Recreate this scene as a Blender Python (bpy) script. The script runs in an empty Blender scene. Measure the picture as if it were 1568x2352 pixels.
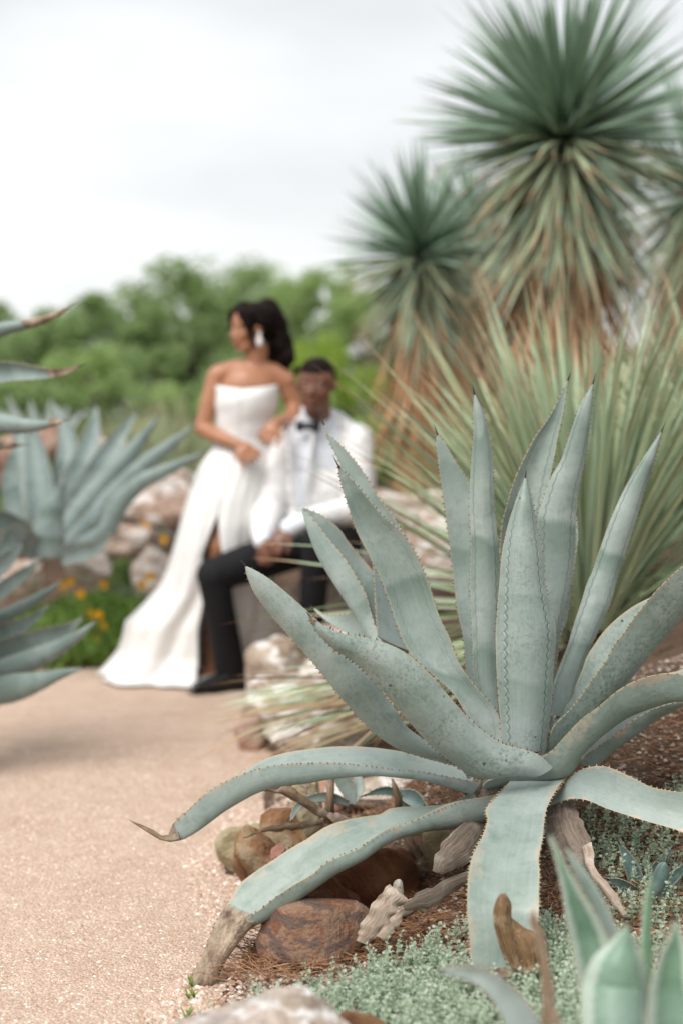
import bpy, bmesh, math, random
import numpy as np
from mathutils import Vector, Matrix, noise as mnoise
random.seed(7); rng = np.random.default_rng(7)
sc = bpy.context.scene
COL = sc.collection
R = math.radians
# ------------------------------------------------------------------ camera, sky, sun, exposure
F_PX, CX, CY, HOR, CAM_H = 3266.7, 784.0, 1176.0, 963.0, 1.2
PITCH = math.atan((CY - HOR) / F_PX)
cam_d = bpy.data.cameras.new('camera'); cam = bpy.data.objects.new('camera', cam_d); COL.objects.link(cam)
cam.location = (0, 0, CAM_H); cam.rotation_euler = (R(90) - PITCH, 0, 0)
cam_d.sensor_fit = 'VERTICAL'; cam_d.sensor_height = 36; cam_d.sensor_width = 24; cam_d.lens = 50
cam_d.clip_start = 0.05; cam_d.clip_end = 2000
cam_d.dof.use_dof = True; cam_d.dof.focus_distance = 3.12; cam_d.dof.aperture_fstop = 1.45; cam_d.dof.aperture_blades = 0
sc.camera = cam
SUN_EL, SUN_AZ = R(52), R(216)
world = bpy.data.worlds.new('World'); sc.world = world; world.use_nodes = True
nt = world.node_tree; nt.nodes.clear()
wo = nt.nodes.new('ShaderNodeOutputWorld'); bg = nt.nodes.new('ShaderNodeBackground'); bg.inputs[1].default_value = 0.1
sky = nt.nodes.new('ShaderNodeTexSky'); sky.sky_type = 'NISHITA'; sky.sun_disc = False
sky.sun_elevation = SUN_EL; sky.sun_rotation = SUN_AZ; sky.dust_density = 3.0
tc = nt.nodes.new('ShaderNodeTexCoord')
mp = nt.nodes.new('ShaderNodeMapping'); mp.inputs['Scale'].default_value = (1.0, 1.0, 3.2)
ns = nt.nodes.new('ShaderNodeTexNoise'); ns.inputs['Scale'].default_value = 1.9; ns.inputs['Detail'].default_value = 5; ns.inputs['Roughness'].default_value = .5
rp = nt.nodes.new('ShaderNodeValToRGB')
rp.color_ramp.elements[0].position = .38; rp.color_ramp.elements[0].color = (.338, .346, .35, 1)
rp.color_ramp.elements[1].position = .66; rp.color_ramp.elements[1].color = (.475, .48, .475, 1)
sca = nt.nodes.new('ShaderNodeVectorMath'); sca.operation = 'SCALE'; sca.inputs[3].default_value = 10.0
mx = nt.nodes.new('ShaderNodeMix'); mx.data_type = 'RGBA'; mx.inputs[0].default_value = 0.93
L = nt.links.new
L(tc.outputs['Generated'], mp.inputs[0]); L(mp.outputs[0], ns.inputs[0]); L(ns.outputs[0], rp.inputs[0]); L(rp.outputs[0], sca.inputs[0])
L(sky.outputs[0], mx.inputs[6]); L(sca.outputs[0], mx.inputs[7]); L(mx.outputs[2], bg.inputs[0]); L(bg.outputs[0], wo.inputs[0])
sd = bpy.data.lights.new('sun', 'SUN'); sd.energy = 1.5; sd.angle = R(35); sd.color = (1, .975, .94)
sun = bpy.data.objects.new('sun', sd); COL.objects.link(sun)
sdir = Vector((math.sin(SUN_AZ) * math.cos(SUN_EL), math.cos(SUN_AZ) * math.cos(SUN_EL), math.sin(SUN_EL)))
sun.rotation_euler = sdir.to_track_quat('Z', 'Y').to_euler(); sun.location = (0, 0, 20)
sc.view_settings.view_transform = 'Standard'; sc.view_settings.look = 'None'
sc.view_settings.gamma = 1; sc.view_settings.use_curve_mapping = False; sc.view_settings.exposure = 1.22
sc.render.engine = 'CYCLES'; sc.cycles.use_denoising = True; sc.cycles.max_bounces = 6; sc.cycles.diffuse_bounces = 4
sc.cycles.transparent_max_bounces = 4; sc.cycles.caustics_reflective = False; sc.cycles.caustics_refractive = False

# ------------------------------------------------------------------ picture point + distance -> place
CT, ST = math.cos(PITCH), math.sin(PITCH)
def W(px, py, Y):
    u = (px - CX) / F_PX; v = -(py - CY) / F_PX
    d = (u, CT + v * ST, -ST + v * CT); t = Y / d[1]
    return Vector((d[0] * t, Y, CAM_H + d[2] * t))
def frame(x0, y0, s): return lambda x, y: ((x0 + x * s) / 1.74171, (y0 + y * s) / 1.74171)
F0 = lambda x, y: (x, y)
F1 = frame(900, 1400, 1.16773); F2 = frame(400, 2800, .82908); F3 = frame(1500, 2700, .78508)
F4 = frame(400, 1100, .74425); F5 = frame(0, 1000, .80790)
def P(fr, x, y, Y): return W(*fr(x, y), Y)

# ------------------------------------------------------------------ object helpers
def tag(o, label=None, cat=None, group=None, kind=None):
    if label: o['label'] = label
    if cat: o['category'] = cat
    if group: o['group'] = group
    if kind: o['kind'] = kind
    return o
def empty(name, loc, label=None, cat=None, group=None):
    o = bpy.data.objects.new(name, None); COL.objects.link(o); o.location = loc; o.empty_display_size = .05
    return tag(o, label, cat, group)
def worldloc(o):
    v = Vector((0, 0, 0))
    while o: v += Vector(o.location); o = o.parent
    return v
def mesh_from(name, verts, faces, smooth=True, uvs=None):
    m = bpy.data.meshes.new(name)
    if isinstance(verts, np.ndarray): verts = verts.tolist()
    m.from_pydata([tuple(v) for v in verts], [], faces)
    if smooth: m.polygons.foreach_set('use_smooth', [True] * len(m.polygons))
    if uvs is not None:
        ul = m.uv_layers.new(name='UVMap')
        li = np.empty(len(m.loops), dtype=np.int32); m.loops.foreach_get('vertex_index', li)
        ul.data.foreach_set('uv', np.asarray(uvs, dtype=np.float32)[li].ravel())
    m.update(); return m
def obj(name, me, mat, parent=None, loc=None):
    """verts given in world coordinates when parent is an unrotated empty: shifted to its frame"""
    o = bpy.data.objects.new(name, me); COL.objects.link(o)
    if mat is not None and not me.materials: me.materials.append(mat)
    if parent is not None: o.parent = parent
    if loc is not None: o.location = loc
    return o
def wobj(name, verts, faces, mat, parent=None, smooth=True, uvs=None):
    """world-space verts; origin at their lowest middle point"""
    V = np.asarray(verts, dtype=float)
    o0 = np.array([V[:, 0].mean(), V[:, 1].mean(), V[:, 2].min()])
    me = mesh_from(name, V - o0, faces, smooth, uvs)
    loc = Vector(o0)
    if parent is not None: loc = loc - worldloc(parent)
    return obj(name, me, mat, parent, loc)
class MB:
    def __init__(s): s.v = []; s.f = []; s.uv = []
    def add(s, vs, fs, uv=None):
        n = len(s.v); s.v.extend([tuple(v) for v in vs]); s.f.extend([tuple(i + n for i in f) for f in fs])
        s.uv.extend(uv if uv else [(0, 0)] * len(vs))
    def build(s, name, mat, parent=None, smooth=True): return wobj(name, s.v, s.f, mat, parent, smooth, s.uv)
def perp(t):
    a = Vector((0, 0, 1)) if abs(t.z) < .9 else Vector((1, 0, 0))
    u = t.cross(a).normalized(); return u, t.cross(u).normalized()
def tube(mb, pts, radii, n=8, flat=1.0, wob=0.0):
    pts = [Vector(p) for p in pts]; vs = []; fs = []; uv = []
    u = None
    for i, p in enumerate(pts):
        t = (pts[min(i + 1, len(pts) - 1)] - pts[max(i - 1, 0)]).normalized()
        if u is None: u, w = perp(t)
        else: u = (u - t * u.dot(t)).normalized(); w = t.cross(u)
        for k in range(n):
            a = 2 * math.pi * k / n; r = radii[i] * (1 + wob * random.uniform(-1, 1))
            vs.append(p + u * math.cos(a) * r + w * math.sin(a) * r * flat); uv.append((k / n, i / (len(pts) - 1)))
    for i in range(len(pts) - 1):
        for k in range(n):
            a = i * n + k; b = i * n + (k + 1) % n; fs.append((a, b, b + n, a + n))
    fs.append(tuple(reversed(range(n)))); m = (len(pts) - 1) * n; fs.append(tuple(range(m, m + n)))
    mb.add(vs, fs, uv)
def catmull(pts, n):
    pts = [np.array(p, float) for p in pts]
    if len(pts) == 2: return [pts[0] + (pts[1] - pts[0]) * t for t in np.linspace(0, 1, n)]
    q = [2 * pts[0] - pts[1]] + pts + [2 * pts[-1] - pts[-2]]
    dense = []
    for i in range(1, len(q) - 2):
        for t in np.linspace(0, 1, 12, endpoint=False):
            a, b, c, d = q[i - 1], q[i], q[i + 1], q[i + 2]
            dense.append(.5 * ((2 * b) + (-a + c) * t + (2 * a - 5 * b + 4 * c - d) * t * t + (-a + 3 * b - 3 * c + d) * t ** 3))
    dense.append(pts[-1]); dense = np.array(dense)
    L_ = np.r_[0, np.cumsum(np.linalg.norm(np.diff(dense, axis=0), axis=1))]
    s = np.linspace(0, L_[-1], n)
    return [np.array([np.interp(x, L_, dense[:, k]) for k in range(dense.shape[1])]) for x in s]

# ------------------------------------------------------------------ materials
class M:
    def __init__(s, name, rough=.6, spec=.3):
        s.m = bpy.data.materials.new(name); s.m.use_nodes = True; s.t = s.m.node_tree
        s.b = s.t.nodes['Principled BSDF']; s.b.inputs['Roughness'].default_value = rough
        s.b.inputs['Specular IOR Level'].default_value = spec; s._tc = None
    def n(s, t): return s.t.nodes.new(t)
    def link(s, a, b):
        if hasattr(a, 'is_linked') or isinstance(a, bpy.types.NodeSocket): s.t.links.new(a, b)
        elif isinstance(a, (tuple, list)): b.default_value = tuple(a) + ((1,) if len(a) == 3 and len(b.default_value) == 4 else ())
        else: b.default_value = a
    def coord(s, k='Object'):
        if not s._tc: s._tc = s.n('ShaderNodeTexCoord')
        return s._tc.outputs[k]
    def mapv(s, v, scale=(1, 1, 1), loc=(0, 0, 0)):
        m = s.n('ShaderNodeMapping'); s.link(v, m.inputs[0]); m.inputs['Scale'].default_value = scale; m.inputs['Location'].default_value = loc; return m.outputs[0]
    def noise(s, scale, detail=4, rough=.55, v=None, dist=0):
        k = s.n('ShaderNodeTexNoise'); s.link(v if v is not None else s.coord(), k.inputs['Vector'])
        k.inputs['Scale'].default_value = scale; k.inputs['Detail'].default_value = detail; k.inputs['Roughness'].default_value = rough
        k.inputs['Distortion'].default_value = dist; return k.outputs[0]
    def voro(s, scale, v=None, feat='F1', out='Distance', rnd=1):
        k = s.n('ShaderNodeTexVoronoi'); k.feature = feat; s.link(v if v is not None else s.coord(), k.inputs['Vector'])
        k.inputs['Scale'].default_value = scale; k.inputs['Randomness'].default_value = rnd; return k.outputs[out]
    def rng(s, f, a, b, c=0., d=1.):
        k = s.n('ShaderNodeMapRange'); s.link(f, k.inputs[0])
        for i, x in enumerate((a, b, c, d)): s.link(x, k.inputs[i + 1])
        return k.outputs[0]
    def ramp(s, f, stops):
        k = s.n('ShaderNodeValToRGB'); s.link(f, k.inputs[0]); e = k.color_ramp.elements
        while len(e) < len(stops): e.new(.5)
        for i, (p, c) in enumerate(stops): e[i].position = p; e[i].color = (*c, 1)
        return k.outputs[0]
    def mix(s, f, a, b, mode='MIX'):
        k = s.n('ShaderNodeMix'); k.data_type = 'RGBA'; k.blend_type = mode
        s.link(f, k.inputs[0]); s.link(a, k.inputs[6]); s.link(b, k.inputs[7]); return k.outputs[2]
    def math(s, op, a, b=0.):
        k = s.n('ShaderNodeMath'); k.operation = op; s.link(a, k.inputs[0]); s.link(b, k.inputs[1]); return k.outputs[0]
    def attr(s, name):
        k = s.n('ShaderNodeAttribute'); k.attribute_type = 'OBJECT'; k.attribute_name = name; return k.outputs['Fac']
    def rand(s): return s.n('ShaderNodeObjectInfo').outputs['Random']
    def uv(s):
        k = s.n('ShaderNodeSeparateXYZ'); s.link(s.coord('UV'), k.inputs[0]); return k.outputs[0], k.outputs[1]
    def bump(s, h, strength=.3, dist=.01, prev=None):
        k = s.n('ShaderNodeBump'); s.link(h, k.inputs['Height']); k.inputs['Strength'].default_value = strength; k.inputs['Distance'].default_value = dist
        if prev is not None: s.link(prev, k.inputs['Normal'])
        s.link(k.outputs[0], s.b.inputs['Normal']); return k.outputs[0]
    def col(s, c): s.link(c, s.b.inputs['Base Color']); return s.m
def simple(name, c, rough=.6, spec=.3, var=.25, scale=20, bump=.1):
    k = M(name, rough, spec); n = k.noise(scale)
    c2 = tuple(x * (1 - var) for x in c); c3 = tuple(min(1, x * (1 + var)) for x in c)
    k.col(k.mix(k.rng(n, .3, .7), c2, c3)); k.bump(n, bump, .005); return k.m

def agave_mat(name, lo, hi, deep):
    k = M(name, .42, .45)
    u, v = k.uv()
    w = k.coord('Object')
    n1 = k.noise(7, 5, .6); n2 = k.noise(45, 4, .6)
    c = k.mix(k.rng(n1, .35, .65), lo, hi)
    c = k.mix(k.rng(k.rand(), 0, 1, 0, .42), c, k.mix(.5, hi, (.25, .30, .325)))
    c = k.mix(k.rng(k.math('FRACT', k.math('MULTIPLY', k.rand(), 7.3)), .5, 1, 0, .45), c, lo)
    c = k.mix(k.rng(v, .55, .0, 0, .35), c, (.28, .325, .34))
    # blue wax towards the base, bands left by the neighbours of the bud
    fv = k.n('ShaderNodeCombineXYZ'); k.link(k.math('MULTIPLY', u, 1.2), fv.inputs[0]); k.link(k.math('MULTIPLY', v, 7.), fv.inputs[1]); k.link(k.math('MULTIPLY', k.rand(), 40.), fv.inputs[2])
    nb = k.noise(1.1, 1, .4, fv.outputs[0])
    band = k.rng(k.math('FRACT', k.math('ADD', k.math('MULTIPLY', v, 3.1), k.math('MULTIPLY', nb, .35))), 0., 1.)
    band = k.math('MULTIPLY', k.rng(band, .45, .95), k.rng(band, 1.0, .93))
    c = k.mix(k.math('MULTIPLY', band, k.attr('band')), c, deep)
    c = k.mix(k.rng(k.noise(16, 5, .7), .5, .72, 0, .75), c, deep)
    # powdery streaks along the leaf
    sv = k.n('ShaderNodeCombineXYZ'); k.link(k.math('MULTIPLY', u, 26.), sv.inputs[0]); k.link(k.math('MULTIPLY', v, 3.), sv.inputs[1]); k.link(k.math('MULTIPLY', k.rand(), 9.), sv.inputs[2])
    c = k.mix(k.rng(k.noise(1, 4, .7, sv.outputs[0]), .45, .75, 0, .16), c, (.45, .52, .50))
    # dark specks and blotches
    sp = k.math('MULTIPLY', k.rng(k.noise(130, 3, .75), .49, .64), k.rng(k.noise(9, 3, .6), .38, .58))
    c = k.mix(k.math('MULTIPLY', k.math('MULTIPLY', sp, .6), k.attr('speck')), c, (.085, .12, .095))
    sp2 = k.rng(k.voro(38), .16, .10); sp2 = k.math('MULTIPLY', sp2, k.rng(k.noise(14, 2, .6), .58, .63))
    c = k.mix(k.math('MULTIPLY', sp2, k.attr('speck')), c, (.05, .075, .05))
    # pale toothed margin
    e = k.math('ABSOLUTE', k.math('SUBTRACT', u, .5))
    c = k.mix(k.rng(k.math('ADD', e, k.math('MULTIPLY', k.math('SUBTRACT', n2, .5), .02)), .478, .493), c, (.36, .33, .24))
    # wavy outline pressed in by the next leaf's teeth
    wl = k.math('ADD', e, k.math('MULTIPLY', k.math('ABSOLUTE', k.math('SINE', k.math('MULTIPLY', v, 95.))), .035))
    line = k.math('MULTIPLY', k.rng(wl, .335, .358), k.rng(wl, .385, .362))
    c = k.mix(k.math('MULTIPLY', k.math('MULTIPLY', line, .5), k.attr('imprint')), c, deep)
    sc_ = k.math('ADD', e, k.math('MULTIPLY', k.math('ABSOLUTE', k.math('SINE', k.math('MULTIPLY', v, 42.))), .03))
    c = k.mix(k.math('MULTIPLY', k.rng(sc_, .33, .37), k.attr('rim')), c, (.42, .50, .42))
    # tan scars spreading from the edge
    s1 = k.rng(k.math('ADD', e, k.math('MULTIPLY', k.math('SUBTRACT', k.noise(11, 5, .65), .5), 1.3)), .48, .52)
    c = k.mix(k.math('MULTIPLY', s1, k.attr('scar')), c, k.mix(n2, (.42, .27, .17), (.56, .42, .30)))
    # dead tip
    dryn = k.math('ADD', v, k.math('MULTIPLY', k.math('SUBTRACT', k.noise(22, 4, .6), .5), .06))
    dm = k.rng(k.math('SUBTRACT', dryn, k.attr('dry')), 0., .008)
    dc = k.mix(k.rng(k.noise(26, 6, .75, k.mapv(w, (1, 1, .45)), .3), .36, .64), (.10, .065, .045), (.46, .36, .26))
    c = k.mix(dm, c, dc)
    k.link(k.rng(dm, 0, 1, .48, .85), k.b.inputs['Roughness'])
    bh = k.math('ADD', k.math('MULTIPLY', n2, .5), k.math('MULTIPLY', line, k.math('MULTIPLY', k.attr('imprint'), -1.2)))
    bh = k.math('ADD', bh, k.math('MULTIPLY', k.math('MULTIPLY', dm, k.noise(60, 5, .7)), 4.))
    k.bump(bh, .5, .006)
    return k.col(c)
AG = agave_mat('agave_skin', (.205, .262, .222), (.335, .378, .342), (.145, .20, .168))
AG2 = agave_mat('young_agave_skin', (.07, .17, .075), (.17, .29, .18), (.04, .12, .05))
AG3 = agave_mat('grey_green_agave_skin', (.13, .185, .165), (.225, .285, .265), (.08, .125, .10))  # darker grey green leaf colour for the blurred agaves at the left
TOOTH = simple('tooth_brown', (.16, .10, .07), .6, var=.4)
TOOTHP = simple('tooth_pale', (.40, .33, .22), .6)
SPINE = simple('spine_dark', (.035, .03, .035), .35)
def dry_mat(name, a, b, c, rough=.85):
    k = M(name, rough, .15)
    u, v = k.uv(); sv = k.n('ShaderNodeCombineXYZ')
    k.link(k.math('MULTIPLY', u, 14.), sv.inputs[0]); k.link(k.math('MULTIPLY', v, 2.2), sv.inputs[1]); k.link(k.rand(), sv.inputs[2])
    st = k.noise(1.3, 6, .7, sv.outputs[0]); n = k.noise(24, 6, .7)
    cc = k.mix(k.rng(st, .35, .65), a, b); cc = k.mix(k.rng(n, .5, .72), cc, c)
    k.bump(k.math('ADD', st, n), .7, .008); return k.col(cc)
DRY = dry_mat('dry_agave_leaf', (.13, .085, .055), (.36, .26, .17), (.46, .39, .31))
DRYG = dry_mat('grey_dead_leaf', (.10, .075, .06), (.27, .215, .17), (.34, .30, .25))
DRYW = dry_mat('bleached_dead_leaf', (.30, .20, .14), (.55, .46, .38), (.68, .60, .52))
DRYO = dry_mat('ochre_dry_leaf', (.14, .07, .03), (.42, .25, .10), (.50, .36, .2))

DRYF = dry_mat('folded_dry_leaf', (.10, .055, .03), (.34, .21, .11), (.50, .40, .28))

def rock_mat(name, cols, scale=5, white=None, rough=.85):
    k = M(name, rough, .2)
    v = k.n('ShaderNodeVectorMath'); v.operation = 'ADD'; k.link(k.coord(), v.inputs[0])
    cb = k.n('ShaderNodeCombineXYZ'); k.link(k.math('MULTIPLY', k.rand(), 50.), cb.inputs[0]); k.link(cb.outputs[0], v.inputs[1]); vv = v.outputs[0]
    n = k.noise(scale, 7, .62, vv, .6); n2 = k.noise(scale * 7, 6, .7, vv); n3 = k.noise(scale * 1.7, 4, .6, k.mapv(vv, (1, 1, 2.5), (4, 2, 1)))
    c = k.ramp(n, [(.30, cols[0]), (.45, cols[1]), (.56, cols[2]), (.70, cols[3])])
    c = k.mix(k.rng(n2, .35, .75, 0, .45), c, tuple(x * .45 for x in cols[1]))
    if white: c = k.mix(k.rng(n3, .50, .58), c, white)
    pit = k.rng(k.voro(scale * 9, vv), .0, .35)
    c = k.mix(k.rng(pit, .5, 0, 0, .4), c, (.06, .04, .03))
    b = k.bump(n, .8, .03); b = k.bump(n2, .9, .012, b); k.bump(pit, .25, .006, b)
    return k.col(c)
RK_RED = rock_mat('rust_rock', [(.07, .03, .02), (.20, .075, .035), (.28, .13, .07), (.17, .12, .10)], 9)
RK_RUST = rock_mat('rust_slab_rock', [(.10, .06, .05), (.26, .12, .07), (.38, .24, .16), (.22, .14, .11)], 10, (.17, .115, .095))
RK_OCH = rock_mat('ochre_rock', [(.12, .05, .03), (.30, .16, .08), (.42, .31, .19), (.36, .31, .25)], 9)
RK_OLV = rock_mat('olive_tan_rock', [(.20, .15, .09), (.36, .30, .18), (.46, .40, .27), (.42, .35, .25)], 4)
RK_LIM = rock_mat('limestone', [(.20, .14, .10), (.46, .36, .27), (.66, .58, .49), (.42, .38, .37)], 6, (.80, .76, .72))
RK_LIMF = rock_mat('pocked_limestone', [(.16, .12, .10), (.42, .33, .26), (.66, .55, .47), (.38, .33, .33)], 9, (.80, .77, .74))
RK_PNK = rock_mat('pink_rock', [(.24, .10, .07), (.42, .23, .17), (.55, .38, .30), (.40, .30, .25)], 5)
RK_TER = rock_mat('terrace_rock', [(.22, .14, .10), (.46, .33, .26), (.60, .50, .43), (.50, .46, .43)], 5.5, (.68, .63, .59))

# ------------------------------------------------------------------ the ground
def edge_r(y):     # right edge of the gravel path, by distance
    return float(np.interp(y, [-3, 0, 1.5, 2.3, 2.7, 2.95, 3.2, 3.5, 3.75, 4.3, 5.0, 5.6, 6.2, 6.7, 7.4, 9], [-.2, -.2, -.3, -.36, -.33, -.27, -.20, -.27, -.31, -.24, -.29, -.34, -.30, -.10, .1, .2]))
def edge_l(y):
    return float(np.interp(y, [-3, 2, 4, 5.2, 5.9, 6.3, 6.8, 7.2], [-3.2, -2.6, -1.95, -1.6, -1.43, -1.5, -2.2, -3.0]))
def sst(a, b, x):
    t = min(1, max(0, (x - a) / (b - a))); return t * t * (3 - 2 * t)
Y_END = 7.3
def path_d(x, y):
    """> 0 outside the path, metres to its edge"""
    n = .05 * mnoise.noise(Vector((x * 2.2, y * 2.2, 3))) + .015 * mnoise.noise(Vector((x * 14, y * 14, 1)))
    far = y - (Y_END - .04 * (x + 1) + .1 * math.sin(x * 2.1))
    return max(x - edge_r(y), edge_l(y) - x, far) + n
def height(x, y):
    d = path_d(x, y)
    if d < 0: return -.035
    b = mnoise.noise(Vector((x * .9, y * .9, 0))) * .03 + mnoise.noise(Vector((x * 4, y * 4, 5))) * .014
    right = x > (edge_r(y) + edge_l(y)) / 2 and y < 7.6
    if right: h = .04 * sst(0, .05, d) + (.33 * sst(.1, .85, d) + .30 * sst(.8, 1.9, d)) * (.20 + .80 * sst(2.85, 3.7, y))
    else: h = .04 * sst(0, .06, d) + .42 * sst(.1, 1.3, d)
    h += b * sst(0, .4, d)
    far = sst(8.5, 14, y)
    return h * (1 - far) + (.35 + b) * far - .035 * (1 - sst(0, .03, d))
def axis(fine0, fine1, step, far):
    a = list(np.arange(fine0, fine1 + 1e-6, step)); s = step
    while a[-1] < far: s *= 1.25; a.append(a[-1] + s)
    s = step
    while a[0] > -far: s *= 1.25; a.insert(0, a[0] - s)
    return a
def grid_mesh(xs, ys, fz):
    vs = [(x, y, fz(x, y)) for y in ys for x in xs]; n = len(xs)
    return vs, [(j * n + i, j * n + i + 1, (j + 1) * n + i + 1, (j + 1) * n + i) for j in range(len(ys) - 1) for i in range(n - 1)]
k = M('soil', .95, .1)
n1 = k.noise(3, 6, .65); n2 = k.noise(60, 5, .7); n3 = k.noise(14, 5, .6)
c = k.mix(k.rng(n1, .35, .65), (.10, .062, .04), (.22, .145, .10)); c = k.mix(k.rng(n2, .5, .75), c, (.30, .23, .18)); c = k.mix(k.rng(n3, .55, .7), c, (.07, .045, .03))
yy = k.n('ShaderNodeSeparateXYZ'); k.link(k.coord(), yy.inputs[0])
c = k.mix(k.rng(yy.outputs[1], 8.5, 12), c, k.mix(n1, (.06, .11, .03), (.12, .17, .06)))
k.bump(k.math('ADD', n2, n3), 1, .03); SOIL = k.col(c)
k = M('gravel', .95, .1)
n1 = k.noise(1.6, 5, .6); n2 = k.noise(9, 4, .6); vc = k.voro(150, out='Color'); vd = k.voro(150); sv = k.n('ShaderNodeSeparateColor'); k.link(vc, sv.inputs[0])
c = k.ramp(sv.outputs[0], [(0, (0.372, 0.242, 0.177)), (.35, (0.502, 0.363, 0.279)), (.7, (0.567, 0.437, 0.353)), (1, (0.688, 0.577, 0.493))])
c = k.mix(k.rng(n1, .35, .65, .35, .70), c, k.mix(k.rng(n2, .35, .65), (0.484, 0.344, 0.256), (0.577, 0.437, 0.344)))
c = k.mix(k.rng(k.noise(2.7, 6, .7), .54, .74, 0, .45), c, (.36, .235, .165)); c = k.mix(k.rng(k.noise(5, 5, .6), .60, .72, 0, .5), c, (.66, .55, .46))
k.bump(k.math('ADD', k.math('MULTIPLY', vd, -1.), k.math('MULTIPLY', k.noise(300, 3, .6), .4)), .7, .006); GRAV = k.col(c)
vs, fs = grid_mesh(axis(-4.2, 4.2, .07, 420), axis(-1.4, 12.5, .07, 420), height)
g = obj('ground', mesh_from('ground', vs, fs), SOIL); tag(g, kind='structure')
def path_z(x, y): return .006 * mnoise.noise(Vector((x * 1.3, y * 1.3, 9))) + .003 * mnoise.noise(Vector((x * 7, y * 7, 2)))
xs = list(np.arange(-3.4, .5, .045)); ys = list(np.arange(-1.4, 7.6, .045))
vs, fs = grid_mesh(xs, ys, path_z)
D_ = [path_d(v[0], v[1]) for v in vs]
fs = [f for f in fs if min(D_[i] for i in f) < .03]
used = sorted({i for f in fs for i in f}); rm = {a: b for b, a in enumerate(used)}
g = obj('path', mesh_from('path', [vs[i] for i in used], [tuple(rm[i] for i in f) for f in fs]), GRAV); tag(g, kind='structure')

# loose stones: chips on the path and in the soil, one mass each
def chips(name, N, cond, size, mat, hz, xr, yr, cols=None):
    mb = MB(); k_ = 0
    while k_ < N:
        x = random.uniform(*xr); y = yr[0] + (yr[1] - yr[0]) * random.random() ** 1.35
        if not cond(x, y): continue
        k_ += 1; s = random.uniform(*size) * random.choice((1, 1, .7, 1.35)); z = hz(x, y)
        a = random.random() * 6.28; ca, sa = math.cos(a), math.sin(a); sx, sy, sz = s, s * random.uniform(.6, .9), s * random.uniform(.35, .65)
        pts = [(sx, 0, 0), (0, sy, .1 * sz), (-sx, .2 * sy, 0), (-.1 * sx, -sy, 0), (.25 * sx, .1 * sy, sz), (-.4 * sx, 0, .8 * sz)]
        vs = [(x + p[0] * ca - p[1] * sa, y + p[0] * sa + p[1] * ca, z + p[2]) for p in pts]
        r = random.random()
        mb.add(vs, [(0, 1, 4), (1, 5, 4), (1, 2, 5), (2, 3, 5), (3, 4, 5), (3, 0, 4)], [(r, 0)] * 6)
    o = mb.build(name, mat, None, False); return tag(o, kind='stuff')
k = M('chip_pink', .9, .15); u, v = k.uv(); CHIP = k.col(k.ramp(u, [(0, (.36, .23, .17)), (.2, (.50, .35, .27)), (.55, (.58, .43, .34)), (.85, (.66, .53, .44)), (1, (.88, .82, .76))]))
k = M('chip_soil', .9, .15); u, v = k.uv(); CHIP2 = k.col(k.ramp(u, [(0, (.10, .06, .05)), (.45, (.26, .19, .15)), (.8, (.36, .29, .24)), (1, (.58, .52, .46))]))
o = chips('path_gravel', 42000, lambda x, y: path_d(x, y) < .02, (.0016, .0042), CHIP, path_z, (-1.5, 0), (2.35, 5.2)); o['label'] = 'loose pink gravel chips strewn over the path'; o['category'] = 'gravel'
o = chips('edge_gravel', 5000, lambda x, y: -.10 < path_d(x, y) < .16, (.003, .0085), CHIP, lambda x, y: max(path_z(x, y), height(x, y)), (-.6, .3), (2.5, 4.4)); o['label'] = 'coarser pink stones gathered along the edge of the path'; o['category'] = 'gravel'
o = chips('soil_chips', 14000, lambda x, y: path_d(x, y) > .06, (.003, .010), CHIP2, height, (-.4, 1.3), (2.6, 4.2)); o['label'] = 'small grey and brown chips in the soil under the agave'; o['category'] = 'gravel'
k = M('pine_straw', .8, .2); u, v = k.uv(); STRAW = k.col(k.ramp(u, [(0, (.10, .045, .025)), (.5, (.26, .12, .06)), (1, (.46, .28, .16))]))
def needles(name, N, spots, ln, wd, mat, lift=.012):
    mb = MB()
    for _ in range(N):
        cx, cy, sx, sy = random.choice(spots); x = random.gauss(cx, sx); y = random.gauss(cy, sy)
        if path_d(x, y) < .03: continue
        a = random.random() * 6.28; l = random.uniform(*ln); w = wd * random.uniform(.7, 1.3); z = height(x, y) + random.uniform(.002, lift)
        d = Vector((math.cos(a), math.sin(a), random.uniform(-.15, .3))); q = Vector((-d.y, d.x, 0)).normalized() * w; p = Vector((x, y, z))
        m_ = p + d * l * .5 + Vector((0, 0, l * .08)) + q * random.uniform(-8, 8); e = p + d * l
        r = random.random()
        mb.add([p - q, p + q, m_ + q, m_ - q, e, p + Vector((0, 0, w * 1.6)), m_ + Vector((0, 0, w * 1.6))], [(0, 1, 2, 3), (3, 2, 4), (0, 5, 6, 3), (5, 1, 2, 6)], [(r, 0)] * 7)
    return tag(mb.build(name, mat, None, False), kind='stuff')
o = needles('pine_straw', 8000, [(.75, 3.05, .25, .14), (.9, 3.3, .25, .2), (.4, 3.0, .22, .10), (.95, 3.4, .2, .2), (.05, 3.15, .12, .1), (-.15, 3.0, .08, .08), (.1, 3.6, .2, .15)], (.05, .12), .0007, STRAW)
tag(o, 'thin reddish brown needles littering the soil under the agave', 'litter')

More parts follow.
